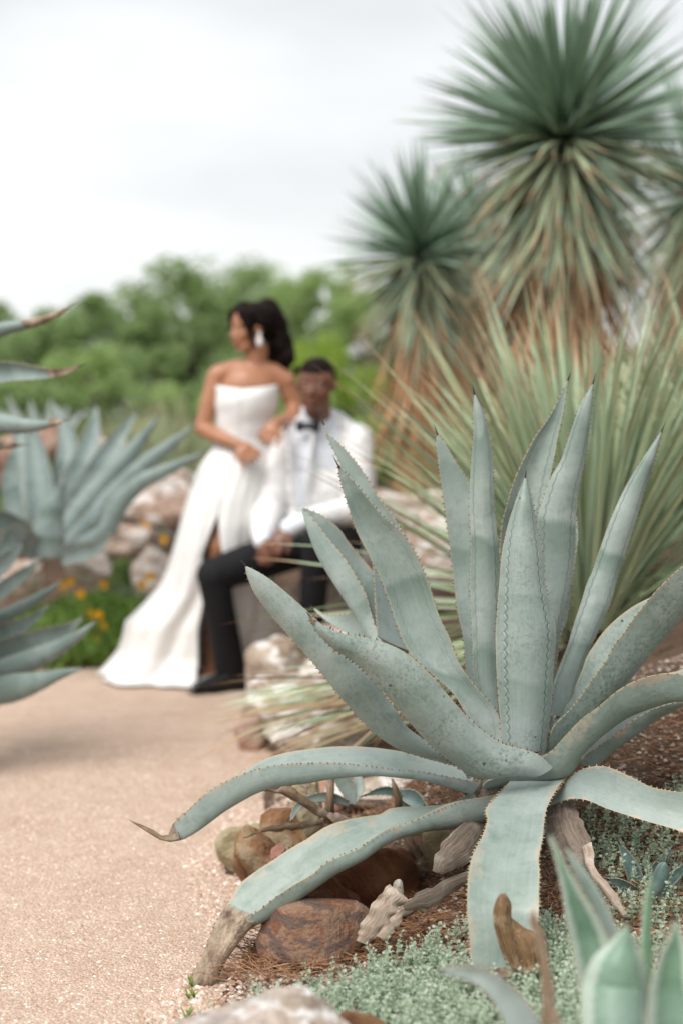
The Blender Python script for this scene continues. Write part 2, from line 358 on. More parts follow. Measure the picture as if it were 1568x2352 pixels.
# ------------------------------------------------------------------ rocks
def rock(name, c, size, mat, seed, label, cuts=7, rough=.10, sub=4, rot=0., cat='rock', group=None):
    """c: centre in the world; size: full extents"""
    c = Vector(c); size = list(size); gap = c.z - size[2] / 2 - (height(c.x, c.y) - .02)
    if 0 < gap < .3: size[2] += gap; c.z -= gap / 2
    r = random.Random(seed); bm = bmesh.new(); bmesh.ops.create_icosphere(bm, subdivisions=sub, radius=1)
    planes = []
    for _ in range(cuts):
        d = Vector((r.gauss(0, 1), r.gauss(0, 1), r.gauss(0, .8))).normalized(); planes.append((d, r.uniform(.62, .86)))
    off = Vector((seed * 7.3, seed * 1.7, 0))
    for v in bm.verts:
        p = v.co.copy()
        p = Vector([math.copysign(abs(x) ** .8, x) for x in p])
        for d, h in planes:
            e = p.dot(d) - h
            if e > 0: p -= d * e * .92
        p *= 1 + rough * mnoise.noise(p * 1.6 + off) * 1.6 + rough * .5 * mnoise.noise(p * 4.5 + off) + rough * .22 * mnoise.noise(p * 12 + off)
        v.co = p
    mr = Matrix.Rotation(rot, 3, 'Z')
    ex = [max(v.co[i] for v in bm.verts) - min(v.co[i] for v in bm.verts) for i in range(3)]; ce = [(max(v.co[i] for v in bm.verts) + min(v.co[i] for v in bm.verts)) / 2 for i in range(3)]
    for v in bm.verts: v.co = mr @ Vector([(v.co[i] - ce[i]) * size[i] / ex[i] for i in range(3)])
    me = bpy.data.meshes.new(name); bm.to_mesh(me); bm.free()
    me.polygons.foreach_set('use_smooth', [True] * len(me.polygons))
    me.set_sharp_from_angle(angle=R(32))
    zmin = min(v.co.z for v in me.vertices)
    me.transform(Matrix.Translation((0, 0, -zmin)))
    o = obj(name, me, mat, None, (c[0], c[1], c[2] + zmin)); return tag(o, label, cat, group)
def rockp(name, fr, x, y, Y, size, *a, **kw): return rock(name, P(fr, x, y, Y), size, *a, **kw)

# ------------------------------------------------------------------ agave leaves
def interp(v, a):
    if isinstance(a, (int, float)): return a
    return float(np.interp(v, np.linspace(0, 1, len(a)), a))
def leaf(parent, fr, A, B, K=None, Y=3.3, bow=.16, side=1, dA=0., dB=0., dK=0., th=.012, mat=None, teeth=.014, th_len=.0048,
         spine=.03, dry=2., speck=.2, band=.3, imprint=0., scar=0., rim=0., n=44, m=12, wav=.0, name='leaf', tmat=None, smat=None):
    """A, B: the two margins from base to tip as picture points; K: keel (picture points) or bow of the section.
       depth Y along the leaf; dA/dB/dK: depth offsets of the three curves"""
    mat = mat or AG
    a2 = catmull(A, n); b2 = catmull(B, n); k2 = catmull(K, n) if K else None
    a3, b3, k3 = [], [], []
    for i in range(n):
        v = i / (n - 1); y = interp(v, Y); fade = min(1, 3 * (1 - v))
        a3.append(P(fr, *a2[i], y + interp(v, dA) * fade)); b3.append(P(fr, *b2[i], y + interp(v, dB) * fade))
        if k2: k3.append(P(fr, *k2[i], y + interp(v, dK) * fade))
    verts = []; uv = []; nrm = []; surf = []
    for i in range(n):
        v = i / (n - 1)
        t = ((a3[min(i + 1, n - 1)] + b3[min(i + 1, n - 1)]) - (a3[max(i - 1, 0)] + b3[max(i - 1, 0)])).normalized()
        ch = b3[i] - a3[i]; w = ch.length; nn = t.cross(ch)
        nn = nn.normalized() if nn.length > 1e-7 else Vector((0, -1, 0))
        if nn.y > 0: nn = -nn
        nn *= side
        if K: kk = k3[i]
        else: kk = (a3[i] + b3[i]) / 2 + nn * interp(v, bow) * w
        cpt = kk * 2 - (a3[i] + b3[i]) * .5
        row = []
        for j in range(m + 1):
            u = j / m; p = a3[i] * (1 - u) ** 2 + cpt * 2 * u * (1 - u) + b3[i] * u * u
            e = abs(u - .5) * 2
            if wav: p = p + nn * wav * e * e * math.sin(v * 23 + u * 4 + len(A)) * (1 - v)
            row.append(p)
        surf.append(row)
    surfN = []
    for i in range(n):
        row = []
        for j in range(m + 1):
            du = surf[i][min(j + 1, m)] - surf[i][max(j - 1, 0)]; dv = surf[min(i + 1, n - 1)][j] - surf[max(i - 1, 0)][j]
            q = du.cross(dv); row.append(q.normalized() if q.length > 1e-9 else Vector((0, 0, 1)))
        surfN.append(row)
    for sgn in (1, -1):
        for i in range(n):
            v = i / (n - 1); w = (b3[i] - a3[i]).length
            for j in range(m + 1):
                u = j / m; e = abs(u - .5) * 2
                t_ = .5 * min(th * (1 - .55 * v), w * .25 + .001) * (1 - e ** 2.2) + .0009
                verts.append(surf[i][j] + surfN[i][j] * t_ * sgn); uv.append((u, v))
    q = n * (m + 1); fs = []
    for i in range(n - 1):
        for j in range(m):
            a = i * (m + 1) + j
            fs.append((a, a + 1, a + m + 2, a + m + 1)); fs.append((q + a, q + a + m + 1, q + a + m + 2, q + a + 1))
        for j, fl in ((0, 0), (m, 1)):
            a = i * (m + 1) + j; f = (a, a + m + 1, q + a + m + 1, q + a); fs.append(f if not fl else f[::-1])
    for i, fl in ((0, 1), (n - 1, 0)):
        for j in range(m):
            a = i * (m + 1) + j; f = (a, a + 1, q + a + 1, q + a); fs.append(f[::-1] if not fl else f)
    o = wobj(name, verts, fs, mat, parent, True, uv)
    o.data.set_sharp_from_angle(angle=R(48))
    o['rim'] = float(rim); o['speck'] = float(speck); o['band'] = float(band); o['imprint'] = float(imprint); o['scar'] = float(scar); o['dry'] = float(dry)
    if teeth:
        mb = MB(); r = random.Random(len(verts) + int(A[0][0]))
        for edge, other, sg in ((a3, b3, -1), (b3, a3, 1)):
            acc = 0; nxt = teeth
            for i in range(1, n - 1):
                seg = (edge[i + 1] - edge[i]); ln = seg.length; acc += ln
                while acc > nxt:
                    f = 1 - (acc - nxt) / max(ln, 1e-6); p = edge[i] + seg * f; tt = seg.normalized()
                    out = (edge[i] - other[i]); out = (out - tt * out.dot(tt)); w_ = out.length
                    if w_ < .006: nxt += teeth; continue
                    out.normalize(); up = out.cross(tt).normalized(); l = th_len * r.uniform(.6, 1.25)
                    b_ = th_len * .55; tip = p + out * l + tt * l * r.uniform(-.1, .7)
                    mb.add([p - tt * b_ - out * .001, p + tt * b_ - out * .001, p + up * b_ * .55 - out * .0005, p - up * b_ * .55 - out * .0005, tip],
                           [(0, 2, 4), (2, 1, 4), (1, 3, 4), (3, 0, 4)])
                    nxt += teeth * r.uniform(.55, 1.45)
        if mb.v:
            tt = mb.build('teeth', tmat or TOOTH, o, False); tag(tt, kind='stuff')
    if spine:
        mb = MB(); p0 = (a3[-1] + b3[-1]) / 2; t = (p0 - (a3[-4] + b3[-4]) / 2).normalized(); r0 = max(.0022, (a3[-1] - b3[-1]).length * .55)
        tube(mb, [p0 - t * .006, p0 + t * spine * .3, p0 + t * spine * .7, p0 + t * spine], [r0, r0 * .75, r0 * .4, .0003], 7)
        mb.build('spine', smat or SPINE, o)
    return o
def leafc(parent, fr, pts, Y, bow=.2, side=-1, tilt=0., **kw):
    """centreline [(x, y, width)] in picture points"""
    c = catmull([(a, b, w) for a, b, w in pts], 12); A, B = [], []
    for i in range(12):
        t = c[min(i + 1, 11)][:2] - c[max(i - 1, 0)][:2]; t /= max(1e-6, np.linalg.norm(t)); nn = np.array([-t[1], t[0]])
        A.append(tuple(c[i][:2] + nn * c[i][2] / 2)); B.append(tuple(c[i][:2] - nn * c[i][2] / 2))
    return leaf(parent, fr, A, B, None, Y, bow, side, dA=tilt, dB=-tilt, **kw)

# ------------------------------------------------------------------ the big agave in focus
FA = frame(2000, 2100, .46620); FC = frame(2000, 2900, .46620)
big = empty('agave', P(F1, 1000, 1470, 3.3), 'large blue grey agave in sharp focus with arching toothed leaves, on the rocky bed', 'agave')
def a2f(pts, fa, fb):    # points of one zoom frame written in another
    out = []
    for x, y in pts:
        X, Y_ = fa(x, y); out.append((X, Y_))
    return out
# upright leaves of the heart, from the back to the front
leaf(big, F1, [(520, 980), (500, 700), (450, 540), (420, 460), (385, 370), (360, 320), (336, 250)],
     [(760, 1050), (720, 900), (665, 760), (640, 690), (600, 610), (560, 550), (520, 500), (480, 430), (440, 375), (400, 330), (350, 285), (338, 250)],
     Y=[3.36, 3.50, 3.56], bow=.22, side=-1, speck=.05, band=.3, spine=.022)
leaf(big, F1, [(650, 1200), (640, 1090), (590, 940), (545, 800), (500, 750), (470, 715), (420, 655), (390, 612), (330, 566), (268, 540)],
     [(760, 1230), (590, 1060), (530, 980), (500, 900), (480, 830), (440, 760), (400, 700), (350, 640), (300, 575), (266, 542)],
     [(700, 1300), (560, 1080), (510, 1000), (480, 950), (440, 890), (400, 830), (360, 770), (320, 700), (288, 620), (264, 545)],
     Y=[3.30, 3.45, 3.50], dA=.07, dB=-.01, dK=.0, speck=.25, band=.5, spine=.0)
leaf(big, F1, [(830, 1230), (815, 1000), (795, 900), (783, 800), (770, 690), (752, 550), (740, 470), (730, 390), (722, 325), (724, 285)],
     [(930, 1230), (905, 1000), (900, 860), (885, 740), (872, 640), (855, 540), (830, 450), (790, 385), (755, 325), (726, 285)],
     Y=[3.36, 3.44, 3.47], bow=.13, side=-1, speck=.1, band=.6, spine=.022)
leaf(big, F1, [(960, 1200), (945, 900), (940, 700), (946, 600), (962, 540), (978, 480), (1000, 420), (1035, 345), (1065, 290), (1105, 235), (1140, 170), (1174, 98)],
     [(1080, 1200), (1090, 900), (1092, 700), (1090, 600), (1100, 520), (1112, 440), (1128, 360), (1140, 290), (1156, 220), (1166, 150), (1176, 98)],
     Y=[3.38, 3.50, 3.55], bow=.30, side=-1, speck=.05, band=.4, imprint=.6, spine=.02)
leaf(big, FA, [(420, 1500), (425, 1200), (455, 1050), (488, 800), (510, 620), (548, 430), (598, 200), (640, 0), (650, -90)],
     [(470, 1500), (482, 1200), (520, 950), (560, 850), (592, 700), (612, 590), (628, 450), (643, 300), (661, 180), (666, 80), (655, -90)],
     Y=[3.40, 3.50, 3.54], bow=.12, side=1, dA=.03, dB=-.03, speck=0, band=0, spine=.02)
leaf(big, F1, [(1050, 1300), (1050, 1150), (1058, 1000), (1066, 900), (1070, 800), (1068, 640), (1072, 560), (1096, 490), (1118, 430), (1148, 380), (1172, 310), (1196, 240), (1222, 175), (1256, 118)],
     [(1120, 1300), (1126, 1150), (1140, 1000), (1158, 900), (1180, 800), (1196, 700), (1200, 600), (1206, 500), (1226, 400), (1240, 320), (1250, 240), (1258, 175), (1259, 118)],
     Y=[3.34, 3.40, 3.40], bow=.18, side=1, speck=.1, band=.9, imprint=1, spine=.028)
leaf(big, FA, [(400, 1640), (440, 1400), (520, 1180), (580, 1030), (600, 950), (650, 790), (700, 640), (742, 500), (790, 400), (822, 300), (880, 130), (930, -10), (1010, -200), (1090, -360), (1190, -520), (1300, -690), (1376, -800)],
     [(560, 1640), (610, 1530), (650, 1370), (700, 1230), (740, 1120), (830, 930), (890, 790), (945, 670), (990, 500), (1040, 350), (1100, 150), (1150, 0), (1200, -170), (1250, -340), (1310, -520), (1350, -660), (1382, -800)],
     Y=[3.30, 3.38, 3.40], bow=.16, side=1, speck=.12, band=1, imprint=1, spine=.03)
leaf(big, F1, [(900, 1330), (868, 1200), (850, 1100), (846, 1000), (842, 900), (838, 800), (841, 700), (840, 620), (836, 540), (838, 440), (845, 350), (850, 270), (849, 200), (851, 155)],
     [(955, 1330), (945, 1200), (942, 1100), (941, 1000), (941, 900), (940, 800), (937, 700), (932, 650), (922, 550), (918, 450), (913, 350), (902, 290), (882, 210), (856, 155)],
     Y=[3.28, 3.32, 3.34], bow=.22, side=1, speck=.12, band=1, imprint=.8, spine=.026)
leaf(big, F1, [(850, 1300), (790, 1190), (720, 1120), (650, 1060), (610, 1000), (580, 920), (560, 860), (530, 780), (490, 700), (450, 620), (420, 530), (396, 450), (386, 398)],
     [(950, 1350), (935, 1250), (880, 1180), (830, 1120), (790, 1050), (770, 990), (740, 930), (718, 870), (700, 810), (672, 740), (642, 680), (600, 620), (540, 570), (490, 510), (440, 450), (392, 398)],
     Y=[3.24, 3.30, 3.30], bow=.20, side=-1, speck=.15, band=1, imprint=.2, spine=.03)
leaf(big, F1, [(950, 1370), (940, 1250), (932, 1150), (927, 1050), (926, 970), (932, 880), (940, 780), (948, 690), (968, 600), (990, 530), (1012, 470), (1024, 440)],
     [(1095, 1370), (1112, 1250), (1119, 1150), (1127, 1050), (1131, 960), (1112, 880), (1096, 800), (1085, 700), (1068, 610), (1055, 540), (1040, 475), (1030, 440)],
     Y=[3.17, 3.20, 3.24], bow=.30, side=1, speck=.75, band=.6, imprint=1, spine=.024, wav=.003)
# right side
leaf(big, FA, [(430, 1790), (460, 1720), (540, 1640), (620, 1560), (700, 1450), (770, 1350), (820, 1280), (880, 1200), (930, 1120), (980, 1020), (1030, 960), (1080, 900), (1120, 830), (1190, 740), (1270, 640), (1340, 560), (1430, 470), (1568, 345), (1800, 130), (1980, 0)],
     [(470, 1650), (620, 1480), (650, 1370), (700, 1250), (740, 1130), (790, 1050), (880, 920), (1000, 800), (1150, 690), (1270, 630), (1400, 560), (1600, 380), (1800, 180), (1985, 0)],
     [(400, 1960), (500, 1860), (760, 1680), (900, 1540), (1000, 1420), (1100, 1310), (1250, 1120), (1400, 960), (1568, 760), (1700, 560), (1860, 300), (1990, 10)],
     Y=[3.24, 3.20, 3.17], dA=-.06, dB=.06, dK=0., speck=1, band=.3, imprint=.1)
leaf(big, FA, [(690, 2010), (780, 1860), (900, 1780), (1050, 1670), (1200, 1600), (1330, 1540), (1500, 1490), (1700, 1440), (1900, 1460)],
     [(680, 2040), (760, 1955), (850, 1895), (1000, 1790), (1100, 1700), (1250, 1610), (1350, 1565), (1450, 1535), (1568, 1505), (1750, 1470), (1900, 1465)],
     [(800, 2080), (880, 1995), (1000, 1890), (1150, 1790), (1300, 1680), (1450, 1590), (1568, 1540), (1750, 1500), (1900, 1470)],
     Y=[3.26, 3.25, 3.2], dA=.10, dB=-.04, dK=0, speck=.1, band=.2, scar=.85)
leaf(big, FA, [(-120, 2200), (100, 2110), (240, 2040), (420, 1950), (500, 1870), (600, 1760), (700, 1660), (800, 1590), (900, 1510), (1000, 1425), (1120, 1355), (1200, 1322), (1300, 1292), (1420, 1275), (1568, 1285), (1800, 1350), (2000, 1500)],
     [(240, 2020), (330, 1950), (430, 1870), (500, 1840), (620, 1740), (750, 1640), (900, 1520), (1060, 1420), (1200, 1330), (1350, 1285), (1500, 1262), (1568, 1240), (1750, 1260), (2000, 1490)],
     [(-100, 2230), (150, 2180), (400, 2170), (600, 2120), (650, 2010), (800, 1850), (900, 1770), (1050, 1660), (1200, 1590), (1330, 1545), (1450, 1510), (1568, 1500), (1750, 1500), (1990, 1520)],
     Y=[3.20, 3.06, 2.98], dA=-.03, dB=.08, dK=.02, speck=.5, band=.2, scar=.38, teeth=.02)
# left side
leaf(big, F1, [(830, 1470), (800, 1430), (700, 1400), (600, 1370), (520, 1320), (450, 1250), (380, 1170), (300, 1070), (220, 980), (150, 900), (100, 830), (74, 765), (70, 742)],
     [(860, 1430), (800, 1390), (700, 1345), (620, 1290), (590, 1240), (550, 1190), (510, 1130), (460, 1075), (400, 1000), (330, 940), (265, 880), (220, 840), (160, 790), (110, 758), (76, 742)],
     Y=[3.20, 3.08, 3.05], bow=.16, side=1, speck=.45, band=.15, spine=.018)
leaf(big, F1, [(1000, 1440), (870, 1470), (780, 1415), (700, 1350), (620, 1262), (550, 1180), (490, 1112), (430, 1060), (380, 1030), (335, 990), (303, 950), (288, 912)],
     [(1120, 1430), (1070, 1385), (1010, 1366), (940, 1345), (850, 1280), (760, 1180), (700, 1110), (620, 1040), (550, 1005), (480, 985), (400, 970), (345, 948), (312, 930), (292, 908)],
     Y=[3.10, 3.02, 2.96], bow=.20, side=1, speck=1, band=.1, dry=.97, spine=.012, teeth=.013, th_len=.0058)
leaf(big, F1, [(560, 1010), (500, 985), (450, 985), (400, 960), (350, 930), (320, 905), (300, 884)],
     [(600, 960), (530, 915), (470, 905), (420, 905), (370, 912), (340, 905), (302, 882)], Y=[3.45, 3.6, 3.7], bow=.2, side=-1, speck=0, band=0, spine=.015)
leaf(big, F2, [(1830, 400), (1568, 350), (1450, 340), (1300, 320), (1150, 305), (1000, 305), (850, 315), (740, 340), (650, 375), (545, 430), (470, 490), (410, 550), (360, 600), (335, 650)],
     [(1830, 350), (1568, 285), (1450, 250), (1300, 230), (1150, 225), (1000, 240), (900, 255), (800, 285), (720, 330), (640, 375), (560, 415), (500, 460), (430, 530), (370, 575), (335, 640)],
     [(1790, 440), (1568, 375), (1350, 348), (1250, 352), (1100, 370), (1000, 390), (850, 410), (760, 440), (700, 470), (600, 530), (520, 590), (450, 640), (380, 675), (335, 668)],
     Y=[3.24, 3.14, 3.06], dA=-.02, dB=.10, dK=0, speck=.12, band=.2, scar=.12, dry=.965, spine=0)
mb = MB(); q = [P(F2, *p, 3.06) for p in ((385, 655), (340, 668), (295, 665), (255, 640), (205, 612), (165, 592), (143, 577))]
tube(mb, q, [.016, .013, .0075, .0085, .0055, .003, .0006], 8, .6, .12); o = mb.build('dried_tip', DRY, big)
leaf(big, F2, [(2010, 420), (1838, 460), (1700, 505), (1568, 560), (1450, 605), (1350, 650), (1250, 710), (1150, 752), (1080, 790), (1030, 842), (950, 890), (850, 950), (770, 1010), (700, 1060), (655, 1130), (600, 1220), (545, 1310), (490, 1385), (452, 1425)],
     [(1960, 390), (1840, 382), (1790, 440), (1700, 480), (1568, 510), (1400, 535), (1250, 570), (1100, 615), (1000, 670), (920, 710), (820, 780), (740, 840), (680, 890), (630, 970), (585, 1030), (548, 1095), (515, 1180), (480, 1260), (440, 1340), (430, 1425)],
     [(2030, 450), (1930, 540), (1830, 575), (1700, 610), (1568, 620), (1450, 650), (1350, 690), (1250, 760), (1100, 840), (1000, 910), (900, 980), (800, 1045), (720, 1090), (680, 1130), (630, 1200), (590, 1260), (560, 1330), (520, 1390), (480, 1430)],
     Y=[3.18, 3.10, 3.00, 2.97, 2.94], dA=-.02, dB=.11, dK=.02, speck=.1, band=.1, scar=.3, dry=.76, spine=0, wav=.007, th=.012)
# the leaf hanging straight down towards the camera, and the low right one
leaf(big, F3, [(690, 540), (620, 610), (560, 690), (572, 745), (540, 830), (502, 900), (480, 980), (470, 1080), (468, 1200), (475, 1300), (485, 1400), (500, 1540)],
     [(985, 508), (920, 590), (880, 655), (862, 720), (852, 830), (832, 930), (836, 1000), (832, 1100), (832, 1180), (826, 1300), (800, 1420), (760, 1540)],
     Y=[3.16, 3.02, 2.90, 2.80, 2.73, 2.70, 2.68], bow=[.03, .12, .13, .08, .08], side=-1, speck=.05, band=.1, scar=.25, dry=.95, spine=0, teeth=.011, tmat=TOOTHP, wav=.003, th=.012)
leaf(big, F3, [(865, 672), (930, 650), (1000, 632), (1080, 640), (1180, 682), (1300, 722), (1400, 752), (1500, 780), (1568, 805), (1700, 870), (1800, 960)],
     [(960, 560), (1000, 515), (1060, 478), (1120, 466), (1190, 472), (1300, 520), (1400, 570), (1500, 592), (1568, 602), (1700, 650), (1820, 950)],
     Y=[3.14, 3.0, 2.9], bow=.14, side=-1, speck=.05, band=.1, scar=.62, spine=.02, tmat=TOOTHP)
# brown folded piece at the foot of the hanging leaf
for A_, B_, yy in (([(672, 1480), (640, 1400), (610, 1300), (600, 1220), (615, 1150), (640, 1112)], [(760, 1480), (735, 1400), (700, 1300), (690, 1220), (690, 1165), (660, 1112)], 2.665),
                   ([(700, 1500), (690, 1420), (670, 1340), (660, 1270), (665, 1235)], [(860, 1480), (850, 1400), (830, 1330), (760, 1290), (690, 1238)], 2.675)):
    leaf(big, F3, A_, B_, None, yy, .35, 1, mat=DRYF, teeth=0, spine=0, th=.006, n=24, wav=.006, name='dried_fold')
mb = MB(); tube(mb, [P(F1, *p, y) for p, y in (((1010, 1330), 3.3), ((1000, 1420), 3.28), ((980, 1500), 3.29), ((960, 1850), 3.3))], [.05, .10, .11, .10], 14, .9, .05)
mb.build('stem', DRYG, big)

# ------------------------------------------------------------------ dead leaves, stalks and young agaves round it
def dead(label, fr, A, B, Y, mat, wav=.006, bow=.15, side=1, name='dead_leaf', cat='dead leaf', K=None):
    rj = random.Random(len(label)); jit = lambda E: [tuple(E[0])] + [(p[0] + rj.gauss(0, 4), p[1] + rj.gauss(0, 4)) for p in catmull(E, 16)[1:-1]] + [tuple(E[-1])]
    A, B = jit(A), jit(B)
    o = leaf(None, fr, A, B, K, Y, bow, side, th=.0022, mat=mat, teeth=0, spine=0, wav=wav * .45, n=46, name=name)
    return tag(o, label, cat)
dead('broad grey brown dead leaf curled under the agave, left of its hanging leaf', F3, [(560, 700), (480, 740), (400, 790), (330, 870), (300, 940), (290, 1000)], [(600, 760), (560, 830), (500, 940), (440, 970), (380, 1000), (310, 1010)], [3.2, 3.05, 3.0], DRYG, bow=.13)
dead('streaky grey brown dead leaf folded under the agave, right of its hanging leaf', F3, [(860, 660), (860, 750), (880, 850), (940, 930), (1010, 965), (1075, 970)], [(1000, 650), (1030, 700), (1060, 770), (1100, 840), (1095, 900), (1085, 965)], [3.16, 3.03, 2.98], DRYG, bow=.12)
dead('twisted grey dead leaf lying below the rust brown boulder', F3, [(470, 1000), (380, 1030), (300, 1080), (200, 1120), (140, 1180)], [(480, 1060), (400, 1100), (320, 1170), (220, 1190), (150, 1200)], [3.0, 2.95, 2.93], DRYG, bow=.13)
dead('bleached torn dead leaf lying on the rust slab rock', F2, [(1395, 890), (1350, 930), (1300, 1010), (1260, 1080), (1235, 1160)], [(1480, 960), (1440, 1010), (1400, 1060), (1350, 1120), (1290, 1180)], [2.95, 2.93, 2.92], DRYW, wav=.02, bow=.13)
dead('bleached curled dead leaf beside the torn one, under the creeping grey herb', F2, [(1560, 940), (1500, 960), (1450, 1000), (1400, 1060), (1330, 1140)], [(1568, 1030), (1510, 1010), (1470, 1040), (1430, 1100), (1370, 1160)], [2.98, 2.93, 2.9], DRYW, wav=.02, bow=.13)
dead('tan dead leaf pointing up like a claw over the ochre rock', F2, [(1085, 585), (1000, 530), (920, 480), (850, 450), (790, 435), (715, 412)], [(1100, 540), (1040, 505), (960, 440), (900, 415), (840, 425), (717, 410)], [3.4, 3.35], DRY, bow=.35)
dead('thin brown dead leaf bent down over the ochre rock', F2, [(1080, 600), (960, 625), (880, 625), (800, 640), (740, 655), (690, 668)], [(1075, 565), (970, 590), (900, 598), (820, 612), (745, 640), (692, 664)], [3.35, 3.3], DRY, bow=.13)
dead('short pale dead leaf among the brown ones behind the lower left leaf', F2, [(1095, 560), (1130, 545), (1180, 560), (1240, 590)], [(1150, 610), (1180, 600), (1210, 600), (1245, 595)], 3.38, DRYW, bow=.13)
dead('pale stiff dead leaf under the arching left leaf', F2, [(940, 400), (970, 420), (1000, 460), (1030, 500)], [(965, 392), (1000, 420), (1020, 450), (1035, 500)], 3.42, DRYW, bow=.13)
dead('pale rolled dead leaf beside the small dark agave', FC, [(740, 1120), (750, 1200), (790, 1300), (860, 1400), (950, 1520), (1050, 1640)], [(790, 1010), (800, 1150), (840, 1270), (920, 1360), (1000, 1470), (1080, 1630)], [3.0, 2.93, 2.88], DRYW, bow=.5)
dead('brown dry leaf standing up out of focus in front of the hanging leaf', F3, [(850, 1790), (845, 1600), (835, 1450), (805, 1330), (790, 1250), (800, 1195)], [(935, 1790), (905, 1600), (885, 1480), (865, 1360), (830, 1270), (803, 1195)], [2.0, 2.1], DRY, bow=.13)
def stalk(label, fr, pts, Y, rad):
    mb = MB(); tube(mb, [P(fr, *p, Y) for p in pts], rad, 8, .8, .12); return tag(mb.build('dry_stalk', DRY, None), label, 'stalk')
stalk('short upright brown stalk behind the lower left leaf', F2, ((1105, 590), (1110, 480), (1112, 370)), 3.42, (.02, .013, .012))
stalk('thin frayed brown stalk standing near the small dark agave leaf', F2, ((1440, 560), (1435, 470), (1420, 420), (1408, 380)), 3.38, (.012, .012, .009, .002))
stalk('stub of a brown stalk in the soil between boulder and hanging leaf', F2, ((1530, 760), (1500, 690), (1470, 640)), 3.3, (.018, .014, .014))
def pup(label, fr, base, Y, leaves, mat, band=.3, **kw):
    r = empty('agave_offset', P(fr, *base, Y), label, 'agave')
    for pts, yy, sd in leaves: leafc(r, fr, pts, yy, bow=.25, side=sd, mat=mat, teeth=.011, th_len=.0035, spine=.012, th=.008, n=26, m=8, band=band, **kw)
    return r
AGD = agave_mat('dark_young_agave_skin', (.055, .115, .105), (.10, .17, .15), (.03, .07, .06))
pup('small dark blue green agave growing at the right, below the low right leaf', F3, (1370, 1120), 3.05, [
    ([(1340, 1120, 60), (1320, 1020, 80), (1280, 930, 55), (1240, 855, 6)], [3.08, 3.1], -1), ([(1340, 1130, 60), (1290, 1090, 60), (1230, 1055, 40), (1180, 1040, 5)], [3.05, 3.0], -1),
    ([(1390, 1110, 60), (1420, 1020, 70), (1460, 950, 50), (1515, 878, 5)], [3.08, 3.12], -1), ([(1400, 1130, 60), (1450, 1040, 80), (1465, 980, 60), (1478, 955, 8)], [3.0, 2.98], 1),
    ([(1430, 1130, 60), (1500, 1050, 60), (1550, 1000, 45), (1600, 940, 5)], [3.02, 3.05], -1), ([(1440, 1120, 50), (1500, 1020, 50), (1520, 960, 20), (1535, 930, 4)], [3.1, 3.12], -1)], AGD, speck=0, imprint=.8)
pup('young agave with pale cupped leaf at the right edge behind the big agave', F3, (1500, 520), 3.75, [
    ([(1440, 470, 50), (1390, 420, 70), (1330, 360, 60), (1275, 310, 8)], [3.75, 3.8], -1), ([(1470, 480, 60), (1400, 400, 90), (1370, 300, 70), (1360, 200, 10)], [3.78, 3.85], -1),
    ([(1800, 420, 120), (1650, 410, 130), (1500, 400, 125), (1395, 395, 90), (1385, 395, 60)], [3.7, 3.6], 1), ([(1560, 470, 60), (1600, 350, 70), (1570, 280, 50), (1555, 240, 5)], [3.8, 3.9], -1)], AG, speck=0)
pup('small agave with pale leaves under the arching left leaf', F2, (1210, 500), 3.55, [
    ([(1215, 500, 30), (1200, 440, 70), (1165, 380, 70), (1130, 330, 8)], [3.5, 3.5], -1), ([(1215, 500, 30), (1245, 430, 55), (1240, 370, 40), (1215, 330, 5)], [3.55, 3.6], -1),
    ([(1200, 500, 30), (1110, 470, 45), (1030, 475, 42), (960, 510, 34), (930, 560, 20), (922, 590, 4)], [3.45, 3.35], -1)], AG, speck=0)
pup('small dark agave with drooping leaves behind the lower left leaf', F2, (1480, 530), 3.5, [
    ([(1500, 540, 30), (1420, 450, 40), (1350, 440, 36), (1270, 462, 5)], [3.5, 3.48], -1), ([(1440, 450, 40), (1500, 470, 75), (1550, 510, 50), (1590, 540, 8)], [3.5, 3.45], -1)], AGD, speck=0)
# blurred agave close to the camera, bottom right
pup_f = empty('agave_offset', P(F3, 1230, 2050, 2.0), 'blurred young green agave close to the camera in the bottom right corner', 'agave')
kw = dict(mat=AG2, teeth=.013, th_len=.005, tmat=TOOTHP, n=30, m=10, speck=0, imprint=.3, rim=.8)
leaf(pup_f, F3, [(1090, 1950), (1060, 1700), (1010, 1420), (968, 1200), (940, 1040), (905, 900), (874, 800)], [(1250, 1950), (1230, 1700), (1210, 1450), (1150, 1280), (1060, 1130), (965, 960), (884, 800)],
     None, [2.05, 2.1, 2.12], .35, -1, band=.2, spine=.012, **kw)
leaf(pup_f, F3, [(1200, 1900), (1180, 1600), (1160, 1450), (1130, 1300), (1080, 1150), (1010, 1010), (968, 880)], [(1330, 1900), (1330, 1600), (1270, 1400), (1200, 1230), (1130, 1090), (1040, 960), (974, 880)],
     None, [2.06, 2.16, 2.16], .15, 1, band=0, spine=.012, **{**kw, 'mat': AG})
leaf(pup_f, F3, [(1060, 1950), (1050, 1700), (1062, 1560), (1110, 1440), (1190, 1370), (1240, 1320), (1276, 1270)], [(1400, 1950), (1390, 1720), (1388, 1580), (1360, 1450), (1320, 1370), (1300, 1320), (1284, 1270)],
     None, [1.95, 2.0, 2.0], .35, 1, band=.2, spine=.01, **kw)
leaf(pup_f, F3, [(1350, 1800), (1350, 1550), (1355, 1350), (1365, 1200), (1385, 1100), (1408, 1010)], [(1420, 1800), (1410, 1550), (1402, 1350), (1405, 1200), (1410, 1100), (1414, 1010)],
     None, [2.1, 2.15], .3, 1, band=.0, spine=.01, **kw)
leaf(pup_f, F3, [(1380, 1950), (1390, 1700), (1410, 1560), (1450, 1430), (1500, 1330), (1516, 1240)], [(1640, 1950), (1640, 1700), (1610, 1560), (1590, 1430), (1560, 1330), (1524, 1240)],
     None, [1.95, 2.0], .3, -1, band=.25, spine=.01, **kw)
